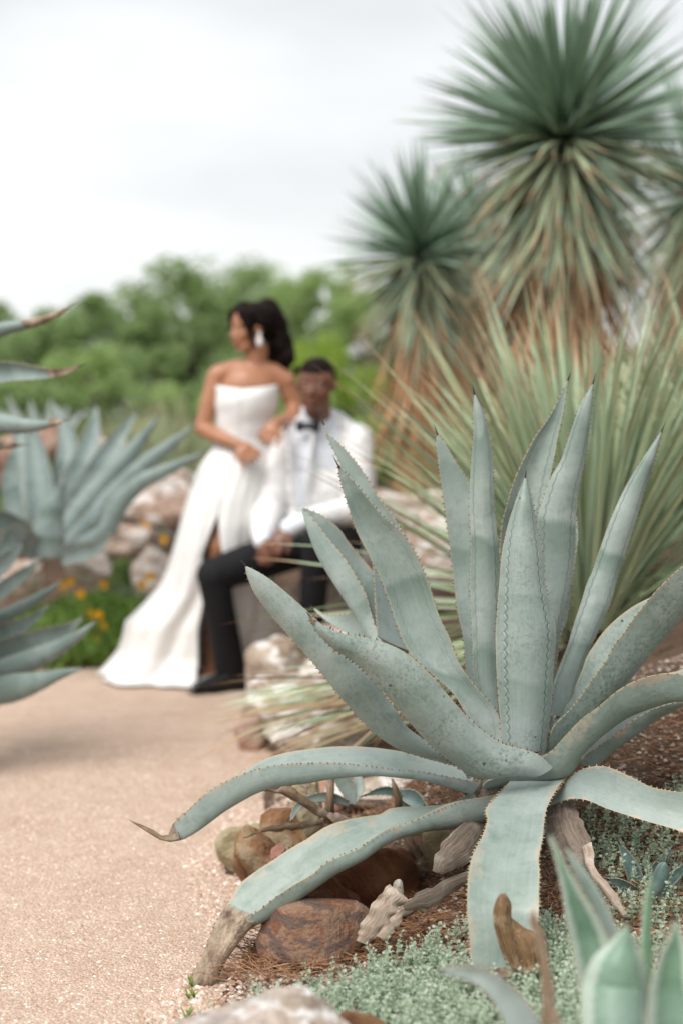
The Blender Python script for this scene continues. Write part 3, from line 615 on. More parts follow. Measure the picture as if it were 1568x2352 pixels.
pup_g = empty('agave_offset', P(F3, 800, 2000, 1.95), 'blurred pale curving agave leaves rising at the bottom edge, left of the brown dry leaf', 'agave')
leafc(pup_g, F3, [(840, 1980, 200), (760, 1800, 170), (690, 1680, 140), (600, 1580, 110), (500, 1525, 80), (400, 1510, 50), (325, 1505, 8)], [1.95, 2.0], bow=.2, side=-1, teeth=.013, spine=.01, speck=0, th=.008)
leafc(pup_g, F3, [(860, 2000, 120), (900, 1900, 140), (960, 1840, 120), (1000, 1820, 10)], [1.9, 1.9], bow=.2, side=-1, teeth=.013, spine=.01, speck=0, th=.008, mat=AG2)

# ------------------------------------------------------------------ blurred agaves at the left
la = empty('agave', P(F5, 240, 1500, 6.6), 'large blurred blue grey agave with fanned leaves on the left bed', 'agave')
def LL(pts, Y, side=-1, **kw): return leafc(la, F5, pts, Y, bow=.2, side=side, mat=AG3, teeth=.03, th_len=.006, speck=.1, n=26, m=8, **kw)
LL([(240, 1470, 130), (205, 1250, 150), (190, 1100, 130), (170, 960, 90), (150, 890, 30)], [6.6, 6.9])
LL([(160, 1450, 100), (80, 1300, 100), (50, 1150, 85), (60, 1050, 50), (70, 970, 6)], [6.5, 6.6], band=.9)
LL([(240, 1450, 110), (270, 1250, 130), (330, 1050, 110), (330, 900, 80), (270, 760, 6)], [6.7, 7.1])
LL([(260, 1440, 110), (340, 1230, 150), (410, 1060, 120), (460, 900, 80), (480, 770, 6)], [6.7, 7.0])
LL([(280, 1440, 110), (400, 1230, 130), (490, 1080, 110), (580, 940, 80), (680, 800, 6)], [6.6, 6.9])
LL([(290, 1450, 110), (420, 1280, 130), (540, 1130, 110), (660, 990, 80), (790, 820, 6)], [6.5, 6.6], side=1)
LL([(310, 1480, 100), (440, 1380, 120), (570, 1210, 100), (720, 1060, 80), (850, 960, 55), (950, 880, 6)], [6.5, 6.4], side=1)
LL([(320, 1500, 90), (520, 1400, 90), (580, 1270, 100), (700, 1150, 80), (850, 1080, 60), (1010, 1000, 6)], [6.4, 6.3], side=1)
LL([(200, 1470, 120), (100, 1390, 110), (0, 1330, 90), (-100, 1300, 6)], [6.4, 6.2])
LL([(240, 1520, 150), (240, 1420, 170), (260, 1300, 120), (300, 1190, 50), (320, 1120, 6)], [6.3, 6.3], side=1, band=.9)
LL([(300, 1530, 60), (400, 1500, 90), (480, 1470, 60), (560, 1400, 5)], [6.3, 6.2])
LL([(200, 1500, 120), (90, 1420, 120), (30, 1470, 90), (-40, 1560, 6)], [6.3, 6.0], band=.7)
LL([(200, 1440, 100), (130, 1200, 110), (100, 950, 80), (90, 800, 6)], [6.9, 7.3])
ll = empty('agave', P(F5, -330, 2080, 5.0), 'blurred grey green agave in the lower left corner, its leaves fanning towards the path', 'agave')
for pts, yy, sd in [([(-330, 2000, 120), (-120, 1700, 100), (0, 1570, 80), (60, 1510, 60), (120, 1450, 6)], [5, 5.1], -1),
                    ([(-330, 2020, 120), (-100, 1780, 100), (0, 1690, 80), (110, 1610, 60), (205, 1535, 6)], [5, 5.1], -1),
                    ([(-330, 2030, 120), (-100, 1850, 90), (0, 1820, 75), (160, 1740, 55), (310, 1640, 6)], [5, 5.0], 1),
                    ([(-330, 2040, 120), (-100, 1930, 110), (0, 1890, 90), (130, 1850, 60), (250, 1755, 6)], [5, 4.9], -1),
                    ([(-330, 2060, 120), (-100, 2040, 120), (60, 1980, 130), (230, 1920, 100), (330, 1880, 60), (415, 1820, 6)], [5, 4.8], -1),
                    ([(-330, 2080, 120), (-100, 2110, 110), (90, 2060, 120), (250, 1990, 90), (360, 1930, 60), (475, 1840, 6)], [4.95, 4.7], 1),
                    ([(-330, 2090, 120), (-100, 2190, 120), (60, 2170, 140), (200, 2135, 90), (300, 2100, 50), (410, 2072, 6)], [4.9, 4.6], 1),
                    ([(-330, 2000, 120), (-200, 1750, 100), (-100, 1550, 80), (-20, 1430, 6)], [5.1, 5.3], -1)]:
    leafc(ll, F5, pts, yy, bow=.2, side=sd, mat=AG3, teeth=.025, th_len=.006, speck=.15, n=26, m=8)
lu = empty('agave', P(F5, -420, 1250, 4.6), 'blurred agave beyond the upper left edge, long leaf tips reaching in', 'agave')
for pts, sd, dr, yy in [([(-420, 700, 150), (-150, 470, 110), (0, 395, 75), (100, 375, 50), (200, 350, 40), (290, 315, 26), (348, 275, 5)], 1, .72, [4.6, 4.5]),
                 ([(-420, 800, 160), (-150, 650, 120), (0, 605, 105), (120, 605, 80), (230, 612, 50), (330, 600, 28), (402, 572, 5)], -1, .80, [4.6, 4.4]),
                 ([(-420, 900, 160), (-150, 860, 130), (0, 860, 105), (120, 870, 75), (220, 865, 45), (320, 845, 5)], 1, .90, [4.6, 4.4]),
                 ([(-420, 950, 160), (-150, 960, 100), (0, 965, 45), (60, 968, 30), (110, 965, 5)], 1, .8, [4.6, 4.6]),
                 ([(-420, 700, 150), (-420, 400, 120), (-380, 150, 80), (-350, 0, 6)], 1, 2., [4.8, 4.9]),
                 ([(-420, 900, 150), (-700, 700, 120), (-850, 500, 80), (-950, 400, 6)], 1, 2., [4.7, 4.7])]:
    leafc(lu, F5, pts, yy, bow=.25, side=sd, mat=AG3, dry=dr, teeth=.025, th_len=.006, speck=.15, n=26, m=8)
mb = MB(); b0 = P(F5, -420, 2150, 4.65); tube(mb, [b0, P(F5, -420, 1500, 4.65), P(F5, -420, 1100, 4.65), P(F5, -420, 750, 4.65)], [.16, .14, .13, .11], 12, 1, .06); mb.build('trunk', DRYG, lu)

# ------------------------------------------------------------------ people
def ellip(mb, c, r, rot=None, seg=20, rings=12):
    vs = []; fs = []
    for i in range(rings + 1):
        th = math.pi * i / rings
        for j in range(seg):
            a = 2 * math.pi * j / seg; p = Vector((r[0] * math.sin(th) * math.cos(a), r[1] * math.sin(th) * math.sin(a), r[2] * math.cos(th)))
            if rot is not None: p = rot @ p
            vs.append(Vector(c) + p)
    for i in range(rings):
        for j in range(seg):
            a = i * seg + j; b = i * seg + (j + 1) % seg; fs.append((a, a + seg, b + seg, b))
    mb.add(vs, fs)
def cap(mb, p0, p1, r0, r1, n=8):
    p0, p1 = Vector(p0), Vector(p1); t = (p1 - p0); L_ = t.length; t = t.normalized()
    pts, rr = [], []
    for a in (80, 60, 35, 12): pts.append(p0 - t * r0 * math.sin(R(a))); rr.append(r0 * math.cos(R(a)))
    for i in range(n + 1): f = i / n; pts.append(p0 + t * L_ * f); rr.append(r0 + (r1 - r0) * f)
    for a in (12, 35, 60, 80): pts.append(p1 + t * r1 * math.sin(R(a))); rr.append(r1 * math.cos(R(a)))
    tube(mb, pts, rr, 16)
def chain(mb, pts, rr):
    for i in range(len(pts) - 1): cap(mb, pts[i], pts[i + 1], rr[i], rr[i + 1])
def blob(name, mb, mat, parent, voxel=.005, smooth=4, cut=None, solid=0):
    """grow one continuous skin over overlapping volumes"""
    me = mesh_from(name, mb.v, mb.f); t = bpy.data.objects.new('tmp', me); COL.objects.link(t)
    m = t.modifiers.new('r', 'REMESH'); m.mode = 'VOXEL'; m.voxel_size = voxel
    m = t.modifiers.new('s', 'SMOOTH'); m.iterations = smooth; m.factor = .5
    dg = bpy.context.evaluated_depsgraph_get(); dg.update(); me2 = bpy.data.meshes.new_from_object(t.evaluated_get(dg)); bpy.data.objects.remove(t)
    me2.materials.clear()
    if cut:
        bm = bmesh.new(); bm.from_mesh(me2); bmesh.ops.delete(bm, geom=[f for f in bm.faces if cut(f.calc_center_median(), f.normal)], context='FACES'); bm.to_mesh(me2); bm.free()
    c = Vector((0, 0, 0)); 
    for v in me2.vertices: c += v.co
    c /= max(1, len(me2.vertices)); me2.transform(Matrix.Translation(-c)); me2.name = name
    me2.polygons.foreach_set('use_smooth', [True] * len(me2.polygons))
    o = obj(name, me2, mat, parent, c - worldloc(parent))
    if solid: m = o.modifiers.new('s', 'SOLIDIFY'); m.thickness = solid
    return o
def head(mb, c, s, rot, fem=False):
    T = lambda p: Vector(c) + rot @ (Vector(p) * s)
    def E(p, r): ellip(mb, T(p), [x * s for x in r], rot)
    def Cp(a, b, r0, r1): cap(mb, T(a), T(b), r0 * s, r1 * s, 4)
    j = .9 if fem else 1
    E((0, .06, .14), (.325, .41, .36)); E((0, -.08, -.10), (.265 * j, .27, .36))
    Cp((-.13 * j, -.08, -.30), (.13 * j, -.08, -.30), .11, .11); E((0, -.23, -.39), (.09 * j, .09, .07))
    Cp((-.2, .02, -.22), (-.1, -.2, -.37), .07, .07); Cp((.2, .02, -.22), (.1, -.2, -.37), .07, .07)
    Cp((0, -.325, .04), (0, -.405, -.12), .030, .045 if fem else .052); E((.048, -.365, -.14), (.036,) * 3); E((-.048, -.365, -.14), (.036,) * 3)
    E((0, -.345, -.235), (.105, .05, .026)); E((0, -.335, -.28), (.09, .055, .032))
    Cp((-.17, -.275, .10), (.17, -.275, .10), .045, .045)
    for q in (-1, 1): E((q * .125, -.27, .015), (.062, .045, .042)); E((q * .155, -.21, -.10), (.095, .09, .09)); E((q * .335, .04, -.02), (.03, .075, .11))
def facebits(parent, c, s, rot, lip):
    T = lambda p: Vector(c) + rot @ (Vector(p) * s)
    for q in (-1, 1):
        m = MB(); ellip(m, T((q * .125, -.295, .015)), [.04 * s, .028 * s, .022 * s], rot, 12, 8); e = m.build('eye', EYEW, parent)
        m = MB(); ellip(m, T((q * .128, -.318, .015)), [.017 * s, .008 * s, .019 * s], rot, 10, 6); m.build('iris', DARK, e)
        m = MB(); cap(m, T((q * .07, -.325, .095)), T((q * .19, -.28, .10)), .012 * s, .008 * s, 3); m.build('eyebrow', HAIR, parent)
    m = MB(); ellip(m, T((0, -.356, -.237)), [.10 * s, .045 * s, .02 * s], rot, 14, 8); ellip(m, T((0, -.348, -.28)), [.08 * s, .048 * s, .026 * s], rot, 14, 8); m.build('lips', lip, parent)
def hand(mb, wrist, palm_end, up, r=.008, ln=.075, curl=.5, spread=.018, thumb=1):
    w, e = Vector(wrist), Vector(palm_end); d = (e - w).normalized(); up = Vector(up); side = d.cross(up).normalized(); up = side.cross(d).normalized()
    m_ = w + (e - w) * .5
    rot = Matrix((side, d, up)).transposed(); ellip(mb, m_, (.038, (e - w).length * .62, .017), rot)
    for i, f in enumerate((-1.5, -.5, .5, 1.5)):
        L_ = ln * (.86, 1, .95, .76)[i]; p0 = w + (e - w) * .85 + side * f * spread; p1 = p0 + d * L_ * .45 - up * curl * L_ * .2 + side * f * .003
        p2 = p1 + d * L_ * .3 * (1 - curl * .5) - up * curl * L_ * .35; p3 = p2 + d * L_ * .22 * (1 - curl) - up * curl * L_ * .28
        chain(mb, [p0 - d * .015, p1, p2, p3], [r, r * .95, r * .88, r * .72])
    t0 = w + (e - w) * .3 + side * thumb * -.028; t1 = t0 + d * .03 + side * thumb * -.025 - up * .008; t2 = t1 + d * .032 + side * thumb * -.004 - up * .012
    chain(mb, [t0, t1, t2], [.0125, .0105, .008])
def skin(name, c):
    k = M(name, .42, .45); n = k.noise(14, 4); k.b.inputs['Subsurface Weight'].default_value = .08; k.b.inputs['Subsurface Radius'].default_value = (.02, .008, .004)
    return k.col(k.mix(k.rng(n, .3, .7), c, tuple(x * 1.18 for x in c)))
SKIN_B = skin('bride_skin', (.36, .165, .09)); SKIN_G = skin('groom_skin', (.155, .066, .04))
EYEW = simple('eye_white', (.6, .57, .53), .2); DARK = simple('iris_dark', (.02, .012, .01), .15, .5); LIPB = simple('lips_rose', (.36, .10, .08), .35); LIPG = simple('lips_brown', (.22, .085, .06), .45)
k = M('black_hair', .55, .08); n = k.noise(90, 3, .6, k.mapv(k.coord(), (1, 1, .4))); k.bump(n, .8, .01); HAIR = k.col(k.mix(n, (.003, .0025, .0025), (.018, .009, .007)))
k = M('dress_satin', .42, .4); n = k.noise(6, 3, .5); k.b.inputs['Sheen Weight'].default_value = .2; k.bump(k.noise(16, 4, .55, k.mapv(k.coord(), (1, 1, .35))), .35, .02); DRESS = k.col(k.mix(n, (.74, .738, .72), (.80, .798, .78)))
k = M('jacket_brocade', .55, .35); vv = k.voro(26, feat='SMOOTH_F1'); n = k.noise(22, 4, .6, dist=1.5); f = k.rng(n, .47, .53)
k.bump(k.math('ADD', f, vv), .5, .006); k.link(k.rng(f, 0, 1, .35, .7), k.b.inputs['Roughness']); JACKET = k.col(k.mix(f, (.74, .73, .73), (.83, .82, .81)))
SHIRT = simple('shirt_cotton', (.74, .78, .84), .7, var=.04, scale=30); BLACK = simple('black_satin', (.008, .008, .009), .35, .4, bump=.0)
k = M('trouser_wool', .8, .2); k.bump(k.noise(9, 4, .5), .4, .03); TROU = k.col(k.mix(k.noise(5), (.010, .010, .012), (.016, .016, .018)))
SHOE = simple('polished_leather', (.009, .009, .010), .18, .6, bump=0); HEEL = simple('white_shoe', (.78, .76, .74), .35, var=.05)
PEARL = simple('pearl_drop', (.82, .8, .78), .18, .6, var=.05)
B4 = lambda x, y, Y: P(F4, x, y, Y)
# --- bride
YB = 6.45
bride = empty('person', Vector((B4(640, 2190, YB).x, YB, 0)), 'woman in strapless white gown with long dark ponytail, leaning beside the seated man', 'person')
mb = MB()
def face_rot(dx, dy, tilt=0., roll=0.):
    d = Vector((dx, dy, 0)).normalized(); y = -d; x = y.cross(Vector((0, 0, 1))).normalized()
    return Matrix((x, y, Vector((0, 0, 1)))).transposed() @ Matrix.Rotation(tilt, 3, 'X') @ Matrix.Rotation(roll, 3, 'Y')
hc = B4(806, 292, YB); hr = face_rot(-.86, -.5, .06); HS = .225
head(mb, hc, HS, hr, True)
chain(mb, [B4(845, 400, YB + .01), B4(838, 520, YB + .02)], [.050, .054])
chain(mb, [B4(652, 535, YB + .0), B4(740, 520, YB + .02), B4(840, 520, YB + .02), B4(930, 540, YB + .03), B4(1000, 575, YB + .03)], [.048, .056, .062, .056, .048])
ellip(mb, B4(795, 620, YB + .01), (.135, .095, .12)); ellip(mb, B4(785, 760, YB + .01), (.115, .09, .14)); ellip(mb, B4(770, 900, YB + .01), (.105, .085, .12)); ellip(mb, B4(755, 1040, YB + .02), (.155, .115, .14))
ellip(mb, B4(715, 690, YB - .065), (.062, .055, .06)); ellip(mb, B4(855, 695, YB - .06), (.062, .055, .06))
chain(mb, [B4(632, 540, YB), B4(600, 650, YB - .01), B4(552, 825, YB - .03)], [.046, .043, .036]); chain(mb, [B4(552, 825, YB - .03), B4(640, 870, YB - .10), B4(750, 915, YB - .17)], [.036, .034, .024])
hand(mb, B4(750, 915, YB - .17), B4(800, 950, YB - .19), (0.2, -.9, .4), curl=.35, thumb=-1)
chain(mb, [B4(1000, 580, YB + .03), B4(1045, 700, YB + .04), B4(1030, 770, YB - .02)], [.044, .038, .034]); chain(mb, [B4(1030, 770, YB - .02), B4(985, 785, YB - .12), B4(945, 800, YB - .19)], [.034, .03, .025])
hand(mb, B4(945, 800, YB - .19), B4(905, 850, YB - .215), (-.2, -.9, .35), curl=.45, thumb=1)
chain(mb, [B4(720, 1060, YB), B4(680, 1260, YB - .06), B4(640, 1450, YB - .12)], [.095, .078, .056]); chain(mb, [B4(640, 1450, YB - .12), B4(632, 1640, YB - .07), B4(602, 2060, YB + .0)], [.056, .054, .03])
chain(mb, [B4(602, 2060, YB), B4(600, 2130, YB - .0), B4(560, 2160, YB - .08)], [.03, .03, .022])
chain(mb, [B4(820, 1060, YB + .02), B4(815, 1480, YB + .05)], [.095, .058]); chain(mb, [B4(815, 1480, YB + .05), B4(800, 1650, YB + .08), B4(790, 2050, YB + .12)], [.058, .054, .03]); chain(mb, [B4(790, 2050, YB + .12), B4(750, 2140, YB + .02)], [.03, .022])
body = blob('body', mb, SKIN_B, bride, .0045, 3)
facebits(bride, hc, HS, hr, LIPB)
mb = MB(); T = lambda p: hc + hr @ (Vector(p) * HS)
ellip(mb, T((0, .11, .17)), [.355 * HS, .43 * HS, .385 * HS], hr); ellip(mb, T((0, .36, .20)), [.20 * HS, .2 * HS, .22 * HS], hr)
for q in (-1, 1):
    chain(mb, [T((q * .06, -.20, .42)), T((q * .22, -.26, .30)), T((q * .31, -.20, .10)), T((q * .33, -.14, -.12)), T((q * .31, -.10, -.36))], [.09 * HS, .10 * HS, .085 * HS, .06 * HS, .035 * HS])
    chain(mb, [T((q * .10, -.12, .47)), T((q * .28, -.08, .30)), T((q * .35, .08, .10))], [.1 * HS, .11 * HS, .09 * HS])
rr = random.Random(5)
pt = [B4(905, 185, YB + .08), B4(942, 270, YB + .10), B4(958, 360, YB + .10), B4(972, 440, YB + .09), B4(992, 530, YB + .08)]
chain(mb, pt, [.055, .062, .058, .052, .022])
for _ in range(150):
    f = rr.random() * 4; i = min(3, int(f)); c = pt[i].lerp(pt[i + 1], f - i); d = Vector((rr.gauss(0, 1), rr.gauss(0, 1), rr.gauss(0, .6))).normalized() * rr.uniform(.03, .066)
    ellip(mb, c + d, [rr.uniform(.012, .022)] * 3, None, 8, 6)
blob('hair', mb, HAIR, bride, .006, 2)
m = MB(); e0 = T((-.36, .03, -.13)) if T((-.36, 0, 0)).y < T((.36, 0, 0)).y else T((.36, .03, -.13))
ellip(m, e0 + Vector((0, -.01, 0)), (.009, .009, .011)); ellip(m, e0 + Vector((0, -.01, -.03)), (.014, .01, .022)); m.build('earring', PEARL, bride)
# gown: one cloth from the neckline to the hem, slit at the front
RG = [(600, 788, 166, .118, 0), (650, 790, 166, .138, 0), (700, 788, 164, .142, 0), (780, 780, 148, .120, 0), (870, 770, 134, .108, 0), (920, 765, 145, .115, 0), (985, 752, 180, .135, 0), (1060, 735, 205, .16, 0), (1200, 690, 215, .19, .0), (1330, 670, 228, .21, .01),
      (1450, 655, 242, .22, .02), (1580, 650, 272, .23, .04), (1680, 642, 305, .235, .06), (1780, 610, 360, .24, .08), (1870, 570, 408, .25, .10), (1950, 545, 398, .25, .11), (2030, 520, 392, .25, .12), (2100, 490, 400, .26, .12), (2150, 470, 415, .27, .11), (2188, 452, 425, .28, .10)]
NR, NP = 90, 220; ys_ = [r[0] for r in RG]; vs = []; fs = []; uvs = []
for i in range(NR):
    y = 600 + (2188 - 600) * i / (NR - 1); xc, hw, dp, dy = [np.interp(y, ys_, [r[q] for r in RG]) for q in (1, 2, 3, 4)]
    c = B4(xc, y, YB + dy); hwm = hw * (YB + dy) / (F_PX / .4273 * 1.0) if False else (B4(xc + hw, y, YB + dy) - c).length
    gap = R(float(np.interp(y, [1270, 1330, 1480, 1700, 2188], [.3, 4, 13, 9, 7]))); low = sst(900, 2188, y)
    for j in range(NP):
        f = j / (NP - 1); ph = R(float(np.interp(y, [1500, 1750, 1950, 2188], [-96, -88, -80, -70]))) + gap + f * (2 * math.pi - 2 * gap)
        fold = 1 + low * (.06 * math.sin(6 * ph + 1.2 + y * .0012) + .035 * math.sin(11 * ph + 2 + y * .002) + .02 * math.sin(17 * ph + y * .003)) + .010 * sst(850, 1000, y) * math.sin(21 * ph + .5)
        if y < 880: fold += .012 * math.sin(y * .06 + 2.5 * math.cos(ph)) * sst(600, 680, y)
        fl = sst(1950, 2188, y); fold += fl * (.03 * max(0, math.cos(ph - R(186))) ** 14 + .10 * max(0, math.cos(ph - R(232))) ** 20 + .03 * math.sin(13 * ph))
        x_ = c.x + hwm * math.cos(ph) * fold; y_ = c.y + dp * math.sin(ph) * fold; z_ = c.z
        if y < 660: z_ += (1 - sst(600, 660, y)) * (.022 * abs(math.cos(ph)) ** 1.5 - .014)
        if y > 1900: z_ += (.016 + .012 * math.sin(7 * ph)) * sst(1900, 2188, y); z_ = max(z_, .012)
        vs.append((x_, y_, z_)); uvs.append((f, i / NR))
fs = [(i * NP + j, i * NP + j + 1, (i + 1) * NP + j + 1, (i + 1) * NP + j) for i in range(NR - 1) for j in range(NP - 1)]
o = wobj('gown', vs, fs, DRESS, bride, True, uvs); m = o.modifiers.new('s', 'SOLIDIFY'); m.thickness = .005
mb = MB(); chain(mb, [B4(606, 2150, YB + .0), B4(575, 2175, YB - .07), B4(545, 2185, YB - .12)], [.027, .028, .018]); chain(mb, [B4(612, 2140, YB + .03), B4(612, 2195, YB + .03)], [.012, .006]); chain(mb, [B4(585, 2085, YB - .01), B4(615, 2085, YB + .01)], [.012, .012]); blob('shoe', mb, HEEL, bride, .005, 2)
mb = MB(); chain(mb, [B4(770, 2160, YB + .10), B4(740, 2180, YB + .0)], [.028, .02]); blob('shoe', mb, HEEL, bride, .005, 2)
# --- groom
groom = empty('person', Vector((B4(1100, 2000, 6.3).x, 6.35, .5)), 'man in white brocade dinner jacket, black bow tie and black trousers, seated on the rocks', 'person')
GH = B4(1163, 597, 6.24); gr = face_rot(-.22, -.97, .02, .03); GS = .245
mb = MB(); head(mb, GH, GS, gr)
chain(mb, [B4(1165, 690, 6.28), B4(1175, 800, 6.36)], [.058, .064])
ellip(mb, B4(1190, 960, 6.40), (.16, .10, .2)); chain(mb, [B4(1040, 860, 6.46), B4(1190, 830, 6.39), B4(1360, 870, 6.34)], [.05, .06, .05])
rs, re, rw = B4(1020, 880, 6.47), B4(905, 1270, 6.36), B4(868, 1425, 6.13)
ls, le, lw = B4(1375, 890, 6.32), B4(1385, 1260, 6.22), B4(1010, 1365, 6.03)
chain(mb, [rs, re, rw], [.045, .04, .027]); chain(mb, [ls, le, lw], [.045, .04, .027])
hand(mb, rw, B4(885, 1495, 6.06), (-.75, -.6, .2), r=.0095, curl=.75, spread=.019, thumb=-1); hand(mb, lw, B4(945, 1445, 5.99), (-.2, -.85, .45), r=.0095, curl=.8, spread=.019, thumb=1)
blob('body', mb, SKIN_G, groom, .0045, 3); facebits(groom, GH, GS, gr, LIPG)
mb = MB(); T = lambda p: GH + gr @ (Vector(p) * GS); ellip(mb, T((0, .065, .155)), [.338 * GS, .422 * GS, .368 * GS], gr, 40, 30)
inv = gr.inverted()
def hcut(c, n): p = inv @ (c - GH) / GS; return (p.y < -.05 and p.z < .30 + (p.y + .05) * .25) or (p.y >= -.05 and p.z < .24 - (p.y + .05) * .9) or p.z < -.12
blob('hair', mb, HAIR, groom, .005, 1, hcut)
mb = MB(); ellip(mb, B4(1185, 960, 6.385), (.165, .115, .2)); ellip(mb, B4(1180, 1150, 6.385), (.15, .115, .2)); chain(mb, [B4(1160, 735, 6.33), B4(1168, 800, 6.35)], [.068, .075]); chain(mb, [B4(880, 1395, 6.17), B4(872, 1428, 6.12)], [.043, .04]); chain(mb, [B4(1070, 1335, 6.05), B4(1022, 1358, 6.035)], [.044, .043])
blob('shirt', mb, SHIRT, groom, .005, 3)
mb = MB(); ellip(mb, B4(1195, 960, 6.41), (.185, .135, .21)); ellip(mb, B4(1195, 1150, 6.40), (.172, .137, .22)); ellip(mb, B4(1200, 1300, 6.41), (.18, .14, .14))
chain(mb, [B4(1035, 870, 6.46), B4(1120, 815, 6.42), B4(1260, 815, 6.40), B4(1370, 880, 6.34)], [.062, .058, .058, .066])
chain(mb, [rs, re, B4(880, 1392, 6.18)], [.088, .078, .058]); chain(mb, [ls, le, B4(1085, 1325, 6.06)], [.078, .066, .052]); chain(mb, [B4(1370, 1050, 6.42), B4(1420, 1500, 6.45)], [.09, .07])
fd = Vector((-.5, -.86, 0))
def jcut(c, n):
    t = (c.z - B4(1100, 1290, 6.25).z) / (B4(1100, 790, 6.25).z - B4(1100, 1290, 6.25).z)
    if t < -.1 or t > 1.08: return False
    xc = B4(1072, 1000, 6.27).x + .028 * max(0, t) ; hw = .018 + .038 * max(0, t)
    return abs(c.x - xc) < hw and n.dot(fd) > .3 and c.y < 6.36
blob('jacket', mb, JACKET, groom, .006, 3, jcut, .006)
mb = MB()
for q in (-1, 1):   # lapels
    p = [B4(1088 + q * 58, 800, 6.262), B4(1078 + q * 66, 900, 6.247), B4(1074 + q * 52, 1040, 6.243), B4(1070 + q * 26, 1200, 6.25)]
    for i in range(3): pass
    tube(mb, p, [.014, .026, .022, .006], 10, .3)
mb.build('lapels', JACKET, groom)
mb = MB(); b = B4(1118, 812, 6.245); rt = face_rot(-.3, -.95)
for q in (-1, 1):
    vs = [b + rt @ Vector((q * x, y, z)) for x, z, y in ((0, .012, 0), (.05, .03, .006), (.055, 0, .008), (.05, -.03, .006), (0, -.012, 0), (0, .012, -.012), (.048, .027, -.010), (.053, 0, -.012), (.048, -.027, -.010), (0, -.012, -.012))]
    mb.add(vs, [(0, 1, 2, 3, 4), (9, 8, 7, 6, 5), (0, 5, 6, 1), (1, 6, 7, 2), (2, 7, 8, 3), (3, 8, 9, 4)])
ellip(mb, b + Vector((-.002, -.01, 0)), (.013, .01, .015)); mb.build('bow_tie', BLACK, groom)
mb = MB(); ellip(mb, B4(1200, 1390, 6.42), (.165, .14, .13))
rk = B4(612, 1612, 6.13)
chain(mb, [B4(1110, 1440, 6.36), B4(860, 1530, 6.25), rk], [.105, .092, .075]); chain(mb, [rk, B4(640, 1780, 6.17), B4(700, 2100, 6.27)], [.073, .068, .070])
lk = B4(1175, 1430, 5.96); chain(mb, [B4(1290, 1440, 6.38), lk], [.105, .074]); chain(mb, [lk, B4(1150, 1700, 6.03), B4(1135, 1890, 6.12)], [.073, .06, .058])
blob('trousers', mb, TROU, groom, .006, 4)
def shoe(h, t):
    mb = MB(); h, t = Vector(h), Vector(t); d = t - h
    chain(mb, [h, h + d * .35 + Vector((0, 0, .012)), h + d * .7, t], [.040, .042, .036, .022]); chain(mb, [h + Vector((0, 0, .03)), h + Vector((0, 0, .07))], [.036, .04])
    o = blob('shoe', mb, SHOE, groom, .005, 3); m = MB()
    z = min(h.z, t.z) - .034; s = d.cross(Vector((0, 0, 1))).normalized()
    for a, b2, w in ((-.12, .25, .034), (.25, .5, .030), (.5, .8, .042), (.8, 1.12, .028)):
        p, q = h + d * a, h + d * b2; vs = [Vector((r_.x, r_.y, zz)) for zz in (z, z + .014) for r_ in (p - s * w, p + s * w, q + s * w, q - s * w)]
        m.add(vs, [(0, 1, 2, 3), (7, 6, 5, 4), (0, 4, 5, 1), (1, 5, 6, 2), (2, 6, 7, 3), (3, 7, 4, 0)])
    m.build('sole', BLACK, o, False)
shoe(B4(775, 2168, 6.29), B4(520, 2215, 6.16)); shoe(B4(1140, 1945, 6.12), B4(1058, 1982, 5.92))

# ------------------------------------------------------------------ rocks by place
D0 = lambda x, y, Y: P(F0, x, y, Y)
rockp('rock', F2, 715, 715, 3.72, (0.180, 0.161, 0.149), RK_OLV, 3, 'olive tan rock at the path edge, rearmost of the rocks under the left leaves')
rockp('rock', F2, 760, 760, 3.50, (0.124, 0.136, 0.149), RK_OCH, 8, 'ochre and orange rock with a white blaze at the path edge')
rockp('rock', F2, 900, 640, 3.62, (0.136, 0.124, 0.136), RK_OCH, 12, 'orange stained rock behind the small pink stone')
rockp('rock', F2, 868, 738, 3.40, (0.048, 0.043, 0.040), RK_PNK, 5, 'small rounded pink stone sitting on the ochre rocks', sub=3)
rockp('boulder', F2, 1270, 850, 3.24, (0.260, 0.186, 0.155), RK_RED, 21, 'smooth rust brown boulder half hidden under the lower left leaf', cuts=5, rough=.07)
rockp('boulder', F2, 1040, 920, 3.16, (0.211, 0.149, 0.105), RK_RED, 22, 'low dark red boulder against the rust brown one', cuts=5)
rockp('rock', F2, 1045, 1150, 2.98, (0.260, 0.124, 0.167), RK_RUST, 33, 'flat topped rust slab rock with dark crust among the grey herb', cuts=9, rough=.05, rot=.1)
fr_ = P(F2, 700, 1640, 2.2); rock('rock', (fr_.x - .02, 2.2, .08), (0.50, 0.26, 0.44), RK_LIMF, 41, 'blurred white pocked limestone rock at the bottom edge, close to the camera', cuts=6, rough=.14)
rockp('rock', F2, 1230, 1620, 2.36, (0.136, 0.124, 0.087), RK_OCH, 44, 'blurred reddish rock beside the white one at the bottom edge')
rockp('rock', F2, 1390, 440, 3.85, (0.372, 0.186, 0.093), RK_LIM, 51, 'pale pinkish white flat rock behind the big agave stem')
rockp('rock', F2, 1130, 395, 4.0, (0.155, 0.124, 0.074), RK_PNK, 52, 'dusky pink rock under the arching left leaf')
rockp('rock', F2, 1000, 400, 3.75, (0.087, 0.087, 0.087), RK_OLV, 53, 'small tan rock between the dead stalks and the arching leaf')
rockp('rock', F3, 1330, 400, 3.95, (0.223, 0.186, 0.124), RK_PNK, 54, 'brown pitted rock in shade behind the low right leaves')
rockp('rock', F3, 1520, 290, 4.1, (0.211, 0.186, 0.161), RK_LIM, 55, 'grey pitted rock at the right edge above the cupped pale leaf')
